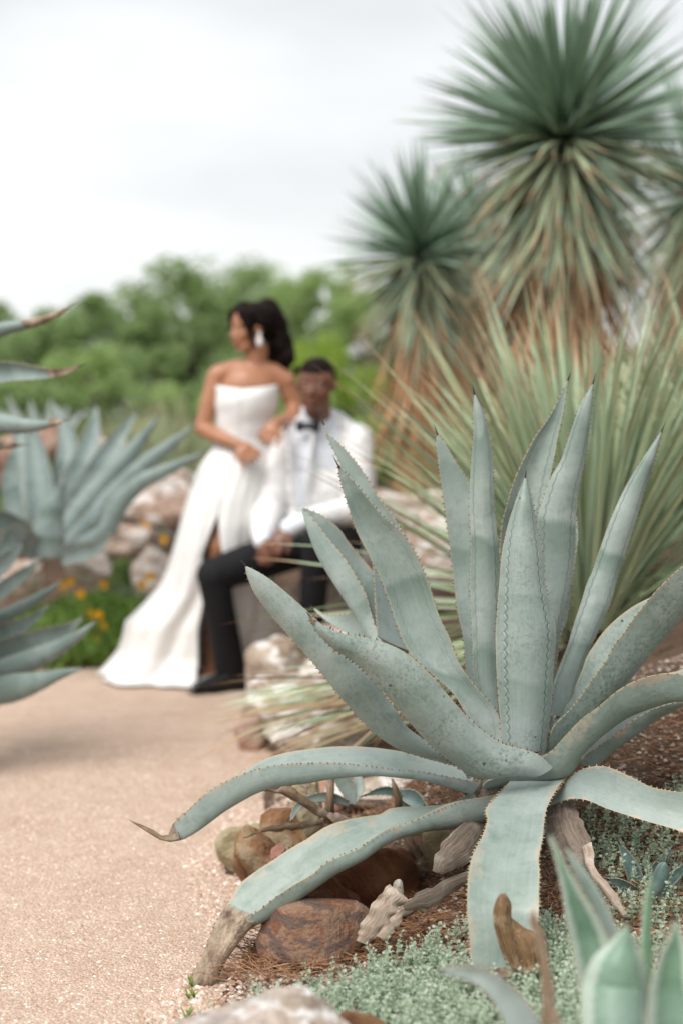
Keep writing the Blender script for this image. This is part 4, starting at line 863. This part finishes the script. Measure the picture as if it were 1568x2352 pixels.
rockp('rock', F3, 1250, 560, 3.7, (0.248, 0.186, 0.087), RK_OLV, 56, 'dark low rock in the shade behind the low right leaf')
rockp('rock', F3, 320, 830, 3.3, (0.081, 0.074, 0.068), RK_OLV, 57, 'small grey rock in the soil beside the dead leaf', sub=3)
rockp('rock', F3, 112, 1065, 3.08, (0.031, 0.028, 0.025), RK_LIM, 58, 'tiny grey stone right of the rust boulder', sub=3)
# ledge between path and grass
for i, (x, y, Y, s, m, l) in enumerate([
    (668, 1560, 5.75, (0.374, 0.340, 0.357), RK_LIM, 'tan topped limestone block just right of the black shoe'),
    (640, 1640, 5.35, (0.289, 0.297, 0.289), RK_LIM, 'white and brown weathered ledge block at the path edge'),
    (770, 1600, 5.30, (0.357, 0.340, 0.340), RK_LIM, 'bright white cracked ledge rock behind the left agave leaf'),
    (575, 1672, 5.15, (0.119, 0.136, 0.128), RK_PNK, 'small grey pink rock at the tip of the ledge on the path'),
    (700, 1690, 4.95, (0.289, 0.255, 0.204), RK_LIM, 'low white ledge rock under the straw coloured blades'),
    (815, 1680, 4.75, (0.289, 0.255, 0.238), RK_LIM, 'greyish white ledge rock beside the agave leaf bend'),
    (900, 1640, 4.7, (0.255, 0.255, 0.255), RK_TER, 'tan ledge rock right of the agave leaf bend'),
    (760, 1500, 5.95, (0.391, 0.340, 0.255), RK_TER, 'tan rock under the seated man\'s rear shoe'),
    (860, 1500, 5.5, (0.340, 0.297, 0.255), RK_TER, 'brown rock low between the agave leaves')]):
    rockp('rock', F0, x, y, Y, s, m, 60 + i, l, rough=.12)
for i, (x, y, Y, s, m, l) in enumerate([
    (775, 1395, 6.62, (0.527, 0.425, 0.442), RK_TER, 'brown boulder the man sits on'),
    (830, 1380, 6.6, (0.425, 0.425, 0.425), RK_TER, 'tan boulder right of the seat boulder'),
    (800, 1470, 6.35, (0.340, 0.255, 0.255), RK_TER, 'brown rock at the foot of the seat boulder'),
    (930, 1330, 6.4, (0.425, 0.425, 0.425), RK_TER, 'pinkish wall rock low behind the agave, left of its tall centre leaves'),
    (850, 1215, 6.9, (0.425, 0.425, 0.391), RK_TER, 'pinkish wall rock at the man\'s elbow'),
    (955, 1215, 6.7, (0.425, 0.425, 0.391), RK_LIM, 'pale wall rock in the middle of the stack behind the grass'),
    (1040, 1270, 6.3, (0.391, 0.340, 0.425), RK_TER, 'tan wall rock low behind the grass clump'),
    (1080, 1150, 6.6, (0.425, 0.340, 0.425), RK_TER, 'brown wall rock hidden by grass blades'),
    (830, 1300, 6.8, (0.510, 0.340, 0.510), RK_TER, 'brown wall rock behind the man\'s hip')]):
    rockp('rock', F0, x, y, Y, s, m, 80 + i, l, rough=.12)
for i, (x, y, Y, s, m, l) in enumerate([
    (790, 1210, 8.0, (0.372, 0.248, 0.211), RK_TER, 'whitish pink terrace rock left of the gown'),
    (700, 1310, 7.9, (0.384, 0.248, 0.186), RK_TER, 'brown terrace rock beneath the whitish pink one'),
    (905, 1170, 8.3, (0.310, 0.248, 0.211), RK_TER, 'tan terrace rock against the gown\'s edge'),
    (860, 1290, 7.9, (0.248, 0.248, 0.186), RK_PNK, 'pink rock low against the gown'),
    (640, 1450, 7.6, (0.347, 0.248, 0.211), RK_TER, 'pink rock with silvery plant before it'),
    (440, 1560, 7.3, (0.248, 0.217, 0.211), RK_TER, 'square tan rock left of the silvery plant'),
    (770, 1560, 7.45, (0.248, 0.217, 0.211), RK_TER, 'brown pink rock right of the silvery plant'),
    (420, 1420, 7.7, (0.260, 0.217, 0.211), RK_TER, 'orange brown rock behind the long agave leaf'),
    (490, 1350, 8.1, (0.211, 0.186, 0.186), RK_TER, 'orange rock seen between the agave leaves'),
    (30, 1050, 8.0, (0.372, 0.310, 0.310), RK_PNK, 'pale pink boulder at the far left edge'),
    (260, 930, 9.0, (0.186, 0.186, 0.248), RK_PNK, 'pink stone behind the agave tips'),
    (465, 990, 8.4, (0.161, 0.186, 0.186), RK_LIM, 'white stone glimpsed through the agave leaves'),
    (250, 2000, 6.9, (0.149, 0.124, 0.074), RK_TER, 'orange brown stone at the path end under the agave leaf'),
    (70, 1620, 7.0, (0.310, 0.248, 0.186), RK_TER, 'dark rust rock in the shade of the left agave')]):
    rockp('rock', F5, x, y, Y, s, m, 100 + i, l, rough=.12)

# ------------------------------------------------------------------ blades: grass clumps and tree yuccas
def blade_mat(name, mid, edge, tip, dead=None, tipv=.9):
    k = M(name, .5, .3); u, v = k.uv(); e = k.math('ABSOLUTE', k.math('SUBTRACT', u, .5))
    r = k.rand() ; n = k.noise(2.2, 4, .6)
    c = k.mix(n, tuple(x * .8 for x in mid), tuple(x * 1.25 for x in mid)); c = k.mix(k.rng(e, .22, .42), c, edge)
    c = k.mix(k.rng(r, 0, 1, 0, .35), c, tuple(x * .6 for x in mid))
    c = k.mix(k.rng(v, tipv - .06, tipv), c, tip)
    return k.col(c)
GRS = blade_mat('grass_blade', (.31, .44, .27), (.60, .65, .46), (.42, .29, .18))
GRS2 = blade_mat('grass_blade_dark', (.27, .35, .19), (.56, .57, .35), (.40, .27, .15))
STRW = blade_mat('straw_blade', (.42, .29, .17), (.55, .43, .28), (.36, .23, .13))
YUC = blade_mat('yucca_blade', (.22, .33, .24), (.34, .44, .33), (.26, .28, .18), tipv=.98)
YUCH = simple('yucca_heart', (.05, .08, .04), .8)
YUC2 = blade_mat('yucca_blade_low', (.28, .35, .20), (.52, .53, .37), (.38, .27, .17), tipv=.84)
THA = blade_mat('thatch_blade', (.46, .23, .10), (.60, .36, .19), (.48, .30, .18))
PMP = blade_mat('pale_grass_blade', (.32, .39, .2), (.52, .52, .34), (.55, .48, .34))
def blade_geo(L_, w, bend, n=8, twist=0.):
    vs, fs, uv = [], [], []
    a = 0; p = Vector((0, 0, 0)); st = L_ / (n - 1)
    for i in range(n):
        t = i / (n - 1); ww = w * (1 - t ** 2.5) * (.55 + .45 * min(1, t * 5)) + .0006
        d = Vector((math.sin(a), 0, math.cos(a))); nn = Vector((math.cos(a), 0, -math.sin(a))); q = Vector((0, 1, 0))
        if twist: q = q * math.cos(twist * t) + nn * math.sin(twist * t); nn = d.cross(q)
        vs += [p - q * ww / 2 + nn * -ww * .12, p + nn * ww * .14, p + q * ww / 2 + nn * -ww * .12]; uv += [(0, t), (.5, t), (1, t)]
        p = p + d * st; a += bend * (.3 + 1.4 * t) / (n - 1)
    for i in range(n - 1):
        b = i * 3; fs += [(b, b + 1, b + 4, b + 3), (b + 1, b + 2, b + 5, b + 4)]
    return vs, fs, uv
def blade_set(L_, w, bends, mats, n=8):
    out = []
    for b in bends:
        for mt in mats:
            vs, fs, uv = blade_geo(L_ * random.uniform(.9, 1.1), w * random.uniform(.85, 1.15), b, n, random.uniform(-1, 1)); me = mesh_from('blade', vs, fs, True, uv); me.materials.append(mt); out.append(me)
    return out
def place_blades(parent, specs, n_obj, name='leaf', mass='leaf_mass'):
    """specs: (mesh, base, azimuth, tilt, scale, roll); the nearest n_obj as parts, the rest as one mass per material"""
    wl = worldloc(parent); specs = sorted(specs, key=lambda s: s[1].y - .6 * math.sin(s[3]) * -math.sin(s[2]))
    groups = {}
    for i, (me, base, az, tl, s, ro) in enumerate(specs):
        Mx = Matrix.Rotation(az, 3, 'Z') @ Matrix.Rotation(tl, 3, 'Y') @ Matrix.Rotation(ro, 3, 'Z')
        if i < n_obj:
            o = bpy.data.objects.new(name, me); COL.objects.link(o); o.parent = parent; o.location = base - wl; o.rotation_euler = Mx.to_euler(); o.scale = (s, s, s)
        else:
            g = groups.setdefault(me.materials[0].name, ([], [], [], me.materials[0])); off = len(g[0])
            V = [base + Mx @ (v.co * s) for v in me.vertices]; g[0].extend(V); g[1].extend([tuple(off + k for k in p.vertices) for p in me.polygons])
            ul = me.uv_layers[0].data; uvv = [None] * len(me.vertices)
            for l, ud in zip(me.loops, ul): uvv[l.vertex_index] = tuple(ud.uv)
            g[2].extend(uvv)
    for g in groups.values(): tag(wobj(mass, g[0], g[1], g[3], parent, True, g[2]), kind='stuff')
rb = random.Random(11)
# big clump behind the agave
gb = D0(1345, 1470, 4.75); gb.z = height(gb.x, gb.y)
clump = empty('grass_tree', gb, 'big clump of long pale green sword leaves fanning out behind the sharp agave', 'plant')
bs1 = blade_set(1.15, .023, (.12, .25, .4, .55), (GRS, GRS2, GRS), 10); bs2 = blade_set(1.05, .013, (.5, .9), (STRW, GRS2), 10)
sp = []
while len(sp) < 540:
    az = rb.random() * 6.283; tl = abs(rb.gauss(0, 1)) * R(38) + R(4)
    if tl > R(100): continue
    fwd = -math.sin(az) * math.sin(tl)
    if fwd > .42 and tl > R(22): continue
    s = rb.uniform(.58, .97)
    sp.append((rb.choice(bs1), gb + Vector((math.cos(az) * .07, math.sin(az) * .07, .10 + rb.uniform(-.05, .12))), az, tl, s, rb.uniform(-.7, .7)))
for _ in range(40):    # lower skirt on the left, lying over the rocks
    az = math.pi + rb.uniform(-.1, .75); tl = R(rb.uniform(86, 112)); sp.append((rb.choice(bs2 + bs1[:6]), gb + Vector((-.08, -.02, rb.uniform(.0, .14))), az, tl, rb.uniform(.75, 1.05), rb.uniform(-1, 1)))
for qx, qy, by in ((672, 872, 1330), (700, 905, 1350), (722, 948, 1340), (770, 880, 1300), (838, 925, 1330), (690, 1128, 1400), (655, 1120, 1430), (880, 862, 1300), (962, 775, 1290), (905, 962, 1350), (800, 1010, 1380), (745, 1050, 1390), (1010, 800, 1300), (850, 1090, 1400), (930, 870, 1310), (770, 1170, 1420)):
    a = D0(1290 + rb.uniform(-30, 30), by + 40, 4.62); b = D0(qx, qy, 4.3 + rb.uniform(-.15, .2)); d = b - a; g_ = blade_geo(d.length, .026, .22, 10); mm = mesh_from('blade', g_[0], g_[1], True, g_[2]); mm.materials.append(rb.choice((GRS, GRS, GRS2)))
    sp.append((mm, a, math.atan2(d.y, d.x), math.acos(d.z / d.length) - .13, 1., .2))
place_blades(clump, sp, 300)
gb2 = D0(1660, 1500, 5.2); gb2.z = height(gb2.x, gb2.y)
clump2 = empty('grass_tree', gb2, 'second clump of sword leaves at the right edge behind the first', 'plant'); sp = []
while len(sp) < 330:
    az = rb.random() * 6.283; tl = abs(rb.gauss(0, 1)) * R(30) + R(3)
    if tl > R(95) or (-math.sin(az) * math.sin(tl) > .5): continue
    sp.append((rb.choice(bs1), gb2 + Vector((math.cos(az) * .07, math.sin(az) * .07, .1)), az, tl, rb.uniform(.62, .9), rb.uniform(-.7, .7)))
place_blades(clump2, sp, 120)
# dry and green blades lying over the ledge rocks
gl = D0(905, 1600, 4.5); lay = empty('fallen_blades', gl, 'bundle of straw and green blades drooping over the white ledge rocks', 'dead leaves'); sp = []
bs3 = blade_set(.55, .013, (.35, .6), (STRW, GRS2, STRW, GRS), 8)
for _ in range(42):
    b = D0(rb.uniform(830, 990), rb.uniform(1560, 1640), rb.uniform(4.4, 4.6)); sp.append((rb.choice(bs3), b, math.pi + rb.uniform(-.15, .6), R(rb.uniform(84, 104)), rb.uniform(.8, 1.1), rb.uniform(-1, 1)))
place_blades(lay, sp, 70)
sp = []; st = empty('fallen_blades', D0(700, 1390, 4.3), 'two stray straw tipped blades reaching left past the agave leaf', 'leaf')
for px, py, qx, qy in ((860, 1378, 505, 1428), (880, 1395, 540, 1425)):
    a = D0(px, py, 4.35); b = D0(qx, qy, 4.15); d = b - a; me = blade_geo(d.length, .016, .06, 10); mm = mesh_from('blade', me[0], me[1], True, me[2]); mm.materials.append(GRS)
    sp.append((mm, a, math.atan2(d.y, d.x), math.acos(d.z / d.length), 1., .3))
place_blades(st, sp, 9)
# tree yuccas
def yucca(px, py, Y, L_, n, label, thatch=.22, n_obj=200, leafw=.017, zmin=None, droop=1., rad=.2):
    c = D0(px, py, Y); gz = height(c.x, c.y); r = empty('tree_yucca', Vector((c.x, c.y, gz)), label, 'tree yucca')
    up = blade_set(L_, leafw, (.02, .08, .15), (YUC,), 6); lo = blade_set(L_ * 1.08, leafw, (.25, .4, .55), (YUC2, YUC2, YUC), 8); sp = []
    for i in range(n):
        cosn = 1 - (i + .5) / n * 1.92; tl = math.acos(max(-1, min(1, cosn))); az = rb.random() * 6.283
        h = -tl / math.pi * L_ * .42
        low = tl > R(98)
        sp.append((rb.choice(lo if low else up), c + Vector((math.cos(az) * .03, math.sin(az) * .03, h + .04)), az, tl + rb.gauss(0, .06), rb.uniform(.74, 1.06) * (1.0 if not low else .86), rb.uniform(-1, 1)))
    for i in range(int(n * .35 * droop)):
        az = rb.random() * 6.283; sp.append((rb.choice(lo[:6]), c + Vector((math.cos(az) * .05, math.sin(az) * .05, -L_ * rb.uniform(.3, .75))), az, R(rb.uniform(125, 160)), rb.uniform(.65, .95), rb.uniform(-1, 1)))
    place_blades(r, sp, n_obj)
    th = blade_set(.42, .016, (-.1, .1, .3), (THA, THA, STRW), 5); sp = []; z = c.z - L_ * .5; z0 = gz + .05 if zmin is None else zmin
    for i in range(int((z - z0) * 430)):
        az = rb.random() * 6.283; zz = rb.uniform(z0, z); rr_ = rad * .55
        sp.append((rb.choice(th), Vector((c.x + math.cos(az) * rr_, c.y + math.sin(az) * rr_, zz)), az, R(rb.uniform(150, 176)), rb.uniform(.7, 1.2), rb.uniform(-1, 1)))
    place_blades(r, sp, 0, mass='thatch')
    mb = MB(); pts = [Vector((c.x + .02 * math.sin(q * 2), c.y, gz - .05 + (c.z - gz - .40) * q / 8)) for q in range(9)]; tube(mb, pts, [rad * .62] * 8 + [.05], 14, 1, .06); mb.build('trunk', DRYO, r)
    mb = MB(); ellip(mb, c - Vector((0, 0, .13)), (.055, .055, .20)); mb.build('heart', YUCH, r)
    return r
yucca(1297, 262, 6.6, .68, 680, 'tall tree yucca with the largest round spiky head, upper right', n_obj=300, leafw=.030, rad=.30, droop=1.9)
yucca(965, 556, 8.4, .56, 460, 'smaller tree yucca with dark green head left of the tall one', n_obj=200, leafw=.027, rad=.25, zmin=1.2)
yucca(1600, 400, 7.9, .68, 420, 'tree yucca cut by the right edge behind the tall one', n_obj=120, leafw=.019, rad=.24)
yucca(1085, 500, 10.2, .55, 330, 'distant tree yucca head showing between the two nearer ones', n_obj=80, leafw=.019, rad=.22)
yucca(1195, 690, 8.6, .40, 170, 'low tree yucca head under the tall one, thatch below it', n_obj=80, leafw=.018, rad=.42)
# pale grass clumps behind the left bed
def tuft(px, py, Y, L_, n, label, mats=(PMP,), spread=26, n_obj=100, cat='grass clump'):
    c = D0(px, py, Y); c.z = height(c.x, c.y); r = empty('grass_clump', c, label, cat); bs = blade_set(L_, .016, (.1, .3, .6), mats, 6); sp = []
    for _ in range(n):
        az = rb.random() * 6.283; tl = min(R(88), abs(rb.gauss(0, 1)) * R(spread) + R(2)); sp.append((rb.choice(bs), c + Vector((math.cos(az), math.sin(az), 0)) * rb.uniform(0, .12), az, tl, rb.uniform(.7, 1.1), rb.uniform(-1, 1)))
    place_blades(r, sp, n_obj)
tuft(390, 1060, 9.2, .86, 420, 'tall pale green grass clump left of the woman', (PMP, PMP, GRS))
tuft(300, 1010, 10.5, .75, 260, 'fainter pale grass clump further left behind the agave', (PMP, STRW, PMP), n_obj=60)
tuft(455, 1120, 8.6, .55, 200, 'short pale grass clump at the woman\'s elbow', (PMP, GRS), n_obj=60)
tuft(1000, 1180, 7.4, .75, 260, 'pale green grass clump on top of the rock wall', (PMP, GRS), n_obj=100)
tuft(880, 1150, 7.6, .5, 160, 'low pale grass clump on the wall beside the man', (PMP, GRS), n_obj=60)
tuft(930, 1010, 9.5, .7, 200, 'green grass clump behind the man\'s shoulder', (GRS2, PMP), n_obj=40)
bl = empty('agave', P(F5, 200, 900, 9.5), 'pale distant agave whose upright tips show above the left agave', 'agave')
for x, dx, t in ((200, -160, 720), (210, -60, 740), (215, 40, 735), (220, 120, 770), (230, 200, 800), (190, -220, 790)):
    leafc(bl, F5, [(x, 960, 60), (x + dx * .4, 900, 70), (x + dx * .7, 830, 50), (x + dx, t, 5)], [9.5, 9.6], teeth=0, spine=0, n=14, m=6, speck=0)

# ------------------------------------------------------------------ leafy plants, trees
def foliage(mb, centres, radius, count, size, rnd, flat=.35):
    for _ in range(count):
        c, r = rnd.choice(centres); d = Vector((rnd.gauss(0, 1), rnd.gauss(0, 1), rnd.gauss(0, 1))); d = d.normalized() * (rnd.random() ** .4) * r
        p = c + Vector((d.x, d.y, d.z * .8)); s = size * rnd.uniform(.6, 1.3)
        a = Vector((rnd.gauss(0, 1), rnd.gauss(0, 1), rnd.gauss(0, .5))).normalized(); b = a.cross(Vector((rnd.gauss(0, 1), rnd.gauss(0, 1), rnd.gauss(0, 1)))).normalized()
        mb.add([p - a * s, p - b * s * flat, p + a * s, p + b * s * flat], [(0, 1, 2, 3)], [(rnd.random(), rnd.random())] * 4)
def leaf_mat(name, a, b, c3):
    k = M(name, .55, .25); u, v = k.uv(); n = k.noise(1.1, 3, .6); c = k.ramp(u, [(0, a), (.6, b), (1, c3)]); c = k.mix(k.rng(n, .35, .65, 0, .5), c, a)
    t = k.n('ShaderNodeBsdfTranslucent'); k.link(c, t.inputs[0]); m_ = k.n('ShaderNodeMixShader'); m_.inputs[0].default_value = .5
    out = k.t.nodes['Material Output']; k.t.links.new(k.b.outputs[0], m_.inputs[1]); k.t.links.new(t.outputs[0], m_.inputs[2]); k.t.links.new(m_.outputs[0], out.inputs[0]); return k.col(c)
LF_O = leaf_mat('oak_leaf', (.20, .29, .11), (.34, .46, .19), (.46, .56, .29))
LF_M = leaf_mat('mesquite_leaf', (.25, .36, .12), (.41, .54, .20), (.52, .63, .32))
LF_Y = leaf_mat('bright_shrub_leaf', (.22, .32, .05), (.36, .48, .08), (.46, .58, .13))
BARK = simple('bark', (.12, .09, .07), .9, var=.4, scale=12, bump=.6)
def tree(px, top, Y, w, mat, label, seed, cover=9000, name='tree', size=.085, cat='tree', low=.12, crown_src=None):
    rn = random.Random(seed); b = D0(px, top, Y); gz = .35; H = b.z - gz; r = empty(name, Vector((b.x, Y, gz)), label, cat)
    base = Vector((b.x, Y, gz)); cs = []
    for _ in range(38):
        a = rn.random() * 6.283; q = math.sqrt(rn.random()) * 1.05; h = rn.uniform(low + .10, .90); rr_ = w / 2 * q * math.sqrt(max(.1, 1 - ((h - .45) / .6) ** 2)); s = rn.uniform(.06, .24) * min(w, H * 1.6) * .75
        cs.append((base + Vector((math.cos(a) * rr_, math.sin(a) * rr_, min(h * H, H - s * .8))), s))
    mb = MB(); foliage(mb, cs, 0, cover, size, rn); crown = mb.build('crown', mat, r, False)
    mb = MB(); f = base + Vector((rn.uniform(-.2, .2), 0, H * .38)); tube(mb, [base, base.lerp(f, .5) + Vector((.05, 0, 0)), f], [.045 * H, .035 * H, .03 * H], 8)
    for c, s in cs[:12]: tube(mb, [f - Vector((0, 0, H * .08)), f.lerp(c, .5) + Vector((0, 0, .1)), c], [.022 * H, .014 * H, .006 * H], 5)
    mb.build('trunk', BARK, r); return r
tree(430, 572, 30, 4.4, LF_O, 'tree with the highest crown in the left half, above the woman', 1, 11000)
tree(245, 632, 29, 3.6, LF_O, 'rounded tree left of the highest crown', 2, 10000)
tree(95, 690, 27, 2.8, LF_O, 'lower dark tree near the left edge', 3, 6500)
tree(-60, 672, 33, 2.6, LF_O, 'tree cut by the left edge', 4, 6000)
tree(600, 588, 33, 3.8, LF_M, 'mid green tree right of the woman\'s head', 5, 10000)
tree(740, 584, 34, 3.6, LF_M, 'mid green tree above the seated man', 6, 10000)
tree(880, 628, 31, 3.2, LF_M, 'lighter tree between the man and the small tree yucca', 7, 9000)
tree(330, 640, 37, 3.6, LF_O, 'dark tree filling the gap behind the two left crowns', 8, 8000)
tree(1000, 650, 33, 3.4, LF_M, 'tree behind the small tree yucca', 9, 7000)
tree(1180, 680, 36, 4, LF_M, 'tree showing through the skirt of the tall yucca', 10, 6000)
tree(1400, 690, 36, 4, LF_O, 'tree hidden behind the tall yucca thatch', 12, 6000)
tree(1600, 700, 38, 4, LF_O, 'tree behind the right edge yucca', 13, 5000)
tree(-330, 660, 31, 4.2, LF_O, 'tree beyond the left edge', 14, 6000)
tree(-700, 640, 34, 4.6, LF_M, 'tree far beyond the left edge', 15, 6000)
tree(1950, 660, 35, 4.6, LF_M, 'tree beyond the right edge', 16, 5000)
tree(190, 778, 17, 1.5, LF_M, 'bright green bush above the left agave', 20, 6000, 'bush', .05, 'bush', 0)
tree(60, 850, 16, 1.4, LF_O, 'dark low bush at the left edge', 21, 5000, 'bush', .05, 'bush', 0)
tree(330, 770, 19, 1.6, LF_O, 'dark bush behind the tall pale grass', 22, 6000, 'bush', .05, 'bush', 0)
tree(560, 800, 18, 2.0, LF_O, 'green bush behind the woman', 23, 6000, 'bush', .05, 'bush', 0)
tree(790, 760, 15, 1.6, LF_Y, 'yellow green bush behind the seated man\'s head', 24, 7500, 'bush', .045, 'bush', 0)
tree(905, 840, 13, 1.3, LF_Y, 'yellow green bush beside the small yucca thatch', 25, 6000, 'bush', .04, 'bush', 0)
tree(720, 860, 14, 1.3, LF_M, 'green bush low between the two people', 26, 5000, 'bush', .04, 'bush', 0)
tree(860, 940, 9.6, .8, LF_M, 'small green bush just over the man\'s shoulder', 27, 5000, 'bush', .03, 'bush', 0)
tree(1000, 930, 10, .9, LF_M, 'green bush behind the grass blades', 28, 4500, 'bush', .03, 'bush', 0)
tree(470, 860, 12, 1.1, LF_M, 'small green bush left of the woman\'s shoulder', 29, 4500, 'bush', .035, 'bush', 0)
tree(1280, 850, 12, 2.4, LF_O, 'dark bush behind the big clump of sword leaves', 30, 5000, 'bush', .05, 'bush', 0)
LF_F = leaf_mat('flower_plant_leaf', (.17, .28, .06), (.29, .44, .11), (.38, .54, .16)); YEL = simple('yellow_petal', (.80, .42, .02), .6); SIL = leaf_mat('silver_leaf', (.20, .26, .16), (.34, .41, .28), (.48, .53, .40))
def mound(fr, x, y, Y, w, h, mat, label, seed, count, flowers=(), size=.018, cat='plant', name='flowering_plant'):
    rn = random.Random(seed); c = P(fr, x, y, Y); c.z = height(c.x, c.y); r = empty(name, c, label, cat); mb = MB()
    for _ in range(count):
        a = rn.random() * 6.283; q = math.sqrt(rn.random()); b = c + Vector((math.cos(a) * q * w / 2, math.sin(a) * q * w * .4, 0)); hh = h * (1 - .55 * q * q) * rn.uniform(.35, 1)
        p = b + Vector((rn.gauss(0, .02), rn.gauss(0, .02), hh)); d = Vector((rn.gauss(0, .6), rn.gauss(0, .6), 1)).normalized() * size * 1.8; s = d.cross(Vector((rn.gauss(0, 1), rn.gauss(0, 1), .1))).normalized() * size * .35
        mb.add([p - d, p - s, p + d, p + s], [(0, 1, 2, 3)], [(rn.random(), 0)] * 4)
    mb.build('foliage', mat, r, False)
    for fx, fy, fY in flowers:
        m = MB(); p = P(fr, fx, fy, fY); tube(m, [p + Vector((0, 0, -.01)), p + Vector((0, 0, .006))], [.008, .009], 8)
        for kk in range(8):
            a = kk * math.pi / 4; d = Vector((math.cos(a), -.35, math.sin(a))).normalized(); s = d.cross(Vector((0, 1, .2))).normalized() * .008
            m.add([p + d * .004 - s * .4, p + d * .020 - s, p + d * .028, p + d * .020 + s, p + d * .004 + s * .4], [(0, 1, 2, 3, 4)])
        m.build('flower', YEL, r, False)
        m = MB(); tube(m, [Vector((p.x, p.y + .01, c.z)), p], [.002, .0015], 4); m.build('stem', LF_F, r)
mound(F5, 480, 1960, 7.15, .95, .36, LF_F, 'bright green feathery plant with yellow flowers at the end of the path', 3, 9000, [(310, 1655, 7.2), (352, 1640, 7.2), (515, 1655, 7.2), (402, 1702, 7.05), (448, 1800, 6.95), (490, 1808, 6.9), (515, 1860, 6.88), (480, 1925, 6.85)])
mound(F5, 770, 1440, 7.85, .40, .22, LF_F, 'small green plant with yellow flowers among the terrace rocks', 4, 2500, [(722, 1360, 7.8), (810, 1430, 7.7), (790, 1305, 7.9), (745, 1615, 7.2), (705, 1655, 7.2)])
mound(F5, 720, 1290, 7.9, .5, .22, LF_M, 'low green plant between the two upper terrace rocks', 14, 3000, name='leafy_plant')
mound(F5, 500, 1480, 7.5, .5, .22, SIL, 'silvery plant left of the pink rock under the long agave leaf', 15, 3000, name='silver_plant')
mound(F5, 600, 1600, 7.35, .50, .28, SIL, 'silvery grey mounded plant between the pink rocks', 5, 4500, name='silver_plant')
mound(F5, 210, 1780, 7.0, .7, .3, LF_F, 'green leafy plant behind the lower left agave', 6, 4000, name='leafy_plant')
mound(F0, 900, 1080, 8.2, .7, .4, LF_F, 'green leafy plant on top of the rock wall', 7, 3500, name='leafy_plant')

# ------------------------------------------------------------------ creeping grey green herb
HERB = leaf_mat('herb_leaf', (.42, .52, .38), (.58, .67, .52), (.72, .78, .67))
mb = MB(); rn = random.Random(9); cnt = 0
def herb_ok(x, y):
    d = path_d(x, y)
    if d < .07: return 0
    if .52 < x < 1.15 and 2.92 < y < 3.4: return .55
    lim = float(np.interp(x, [-.3, -.15, .0, .1, .2, .35, .45, .6, .8, 1.1], [2.55, 2.72, 2.80, 2.86, 2.97, 2.99, 2.99, 2.90, 2.78, 2.75])) + .05 * mnoise.noise(Vector((x * 9, y * 9, 0)))
    if y > lim: return 0
    if .50 < x < .85 and y > 2.72: return .25
    if mnoise.noise(Vector((x * 5, y * 5, 4))) > .38: return .25
    return 1
while cnt < 4300:
    x = rn.uniform(-.4, 1.15); y = rn.uniform(2.2, 3.35)
    if rn.random() > herb_ok(x, y): continue
    cnt += 1; b = Vector((x, y, height(x, y) - .003)); h = rn.uniform(.02, .07) + .035 * rn.random() ** 3; lean = Vector((rn.gauss(0, .35), rn.gauss(0, .35) - .1, 1)).normalized(); nn = int(h / .014) + 2; r_ = rn.random() * .5
    p0 = b; az = rn.random() * 3.14; tips = b + lean * h
    s = lean.cross(Vector((0, 1, 0))).normalized() * .0011; s2 = lean.cross(s).normalized() * .0011
    mb.add([b - s, b + s, b + s2, tips - s * .6, tips + s * .6, tips + s2 * .6], [(0, 1, 4, 3), (1, 2, 5, 4), (2, 0, 3, 5)], [(r_, .5)] * 6)
    for k_ in range(1, nn + 1):
        p = b + lean * h * k_ / nn; az += 1.57 + rn.gauss(0, .2); L_ = .0155 * (1.0 - .45 * k_ / nn) * rn.uniform(.6, 1.35); w_ = L_ * .40; el = .25 + .6 * k_ / nn
        for q in (0, math.pi):
            a = az + q; d = (Vector((math.cos(a), math.sin(a), 0)) * math.cos(el) + lean * math.sin(el)); sd = lean.cross(d).normalized() * w_; up = sd.cross(d).normalized() * -w_ * .25; rc = min(1, r_ + .25 + .3 * k_ / nn + rn.uniform(-.1, .1))
            mb.add([p, p + d * L_ * .5 + sd + up, p + d * L_ * .55, p + d * L_ * .5 - sd + up, p + d * L_ * 1.05 - Vector((0, 0, L_ * .15))], [(0, 1, 2), (0, 2, 3), (1, 4, 2), (2, 4, 3)], [(rc, .5)] * 5)
o = mb.build('herb_cover', HERB, None, False); tag(o, 'grey green creeping herb with small paired leaves, in front of the agave', 'ground cover', kind='stuff')
# small weeds at the gravel edge
mb = MB()
for _ in range(60):
    x, y = rn.uniform(-.45, -.15), rn.uniform(2.55, 3.4)
    if not -.07 < path_d(x, y) < .05: continue
    p = Vector((x, y, .002))
    for k_ in range(7):
        a = rn.random() * 6.28; d = Vector((math.cos(a) * .6, math.sin(a) * .6, .7)).normalized() * rn.uniform(.008, .022); s = d.cross(Vector((0, 0, 1))).normalized() * .002; mb.add([p - s, p + s, p + d + s, p + d * 1.4, p + d - s], [(0, 1, 2, 3, 4)], [(.4, .5)] * 5)
tag(mb.build('path_weeds', LF_F, None, False), 'tiny green seedlings in the gravel by the bed edge', 'weeds', kind='stuff')

# ------------------------------------------------------------------ groups of alike things
GR = {'rock': 'rocks of the planted beds', 'tree': 'trees along the skyline', 'bush': 'bushes behind the beds', 'dead leaf': 'dead leaves under the big agave', 'tree yucca': 'tree yuccas', 'grass clump': 'pale grass clumps', 'agave': 'agaves', 'stalk': 'dry stalks by the big agave'}
for o in list(COL.objects):
    if o.parent is None and o.get('category') in GR: o['group'] = GR[o['category']]
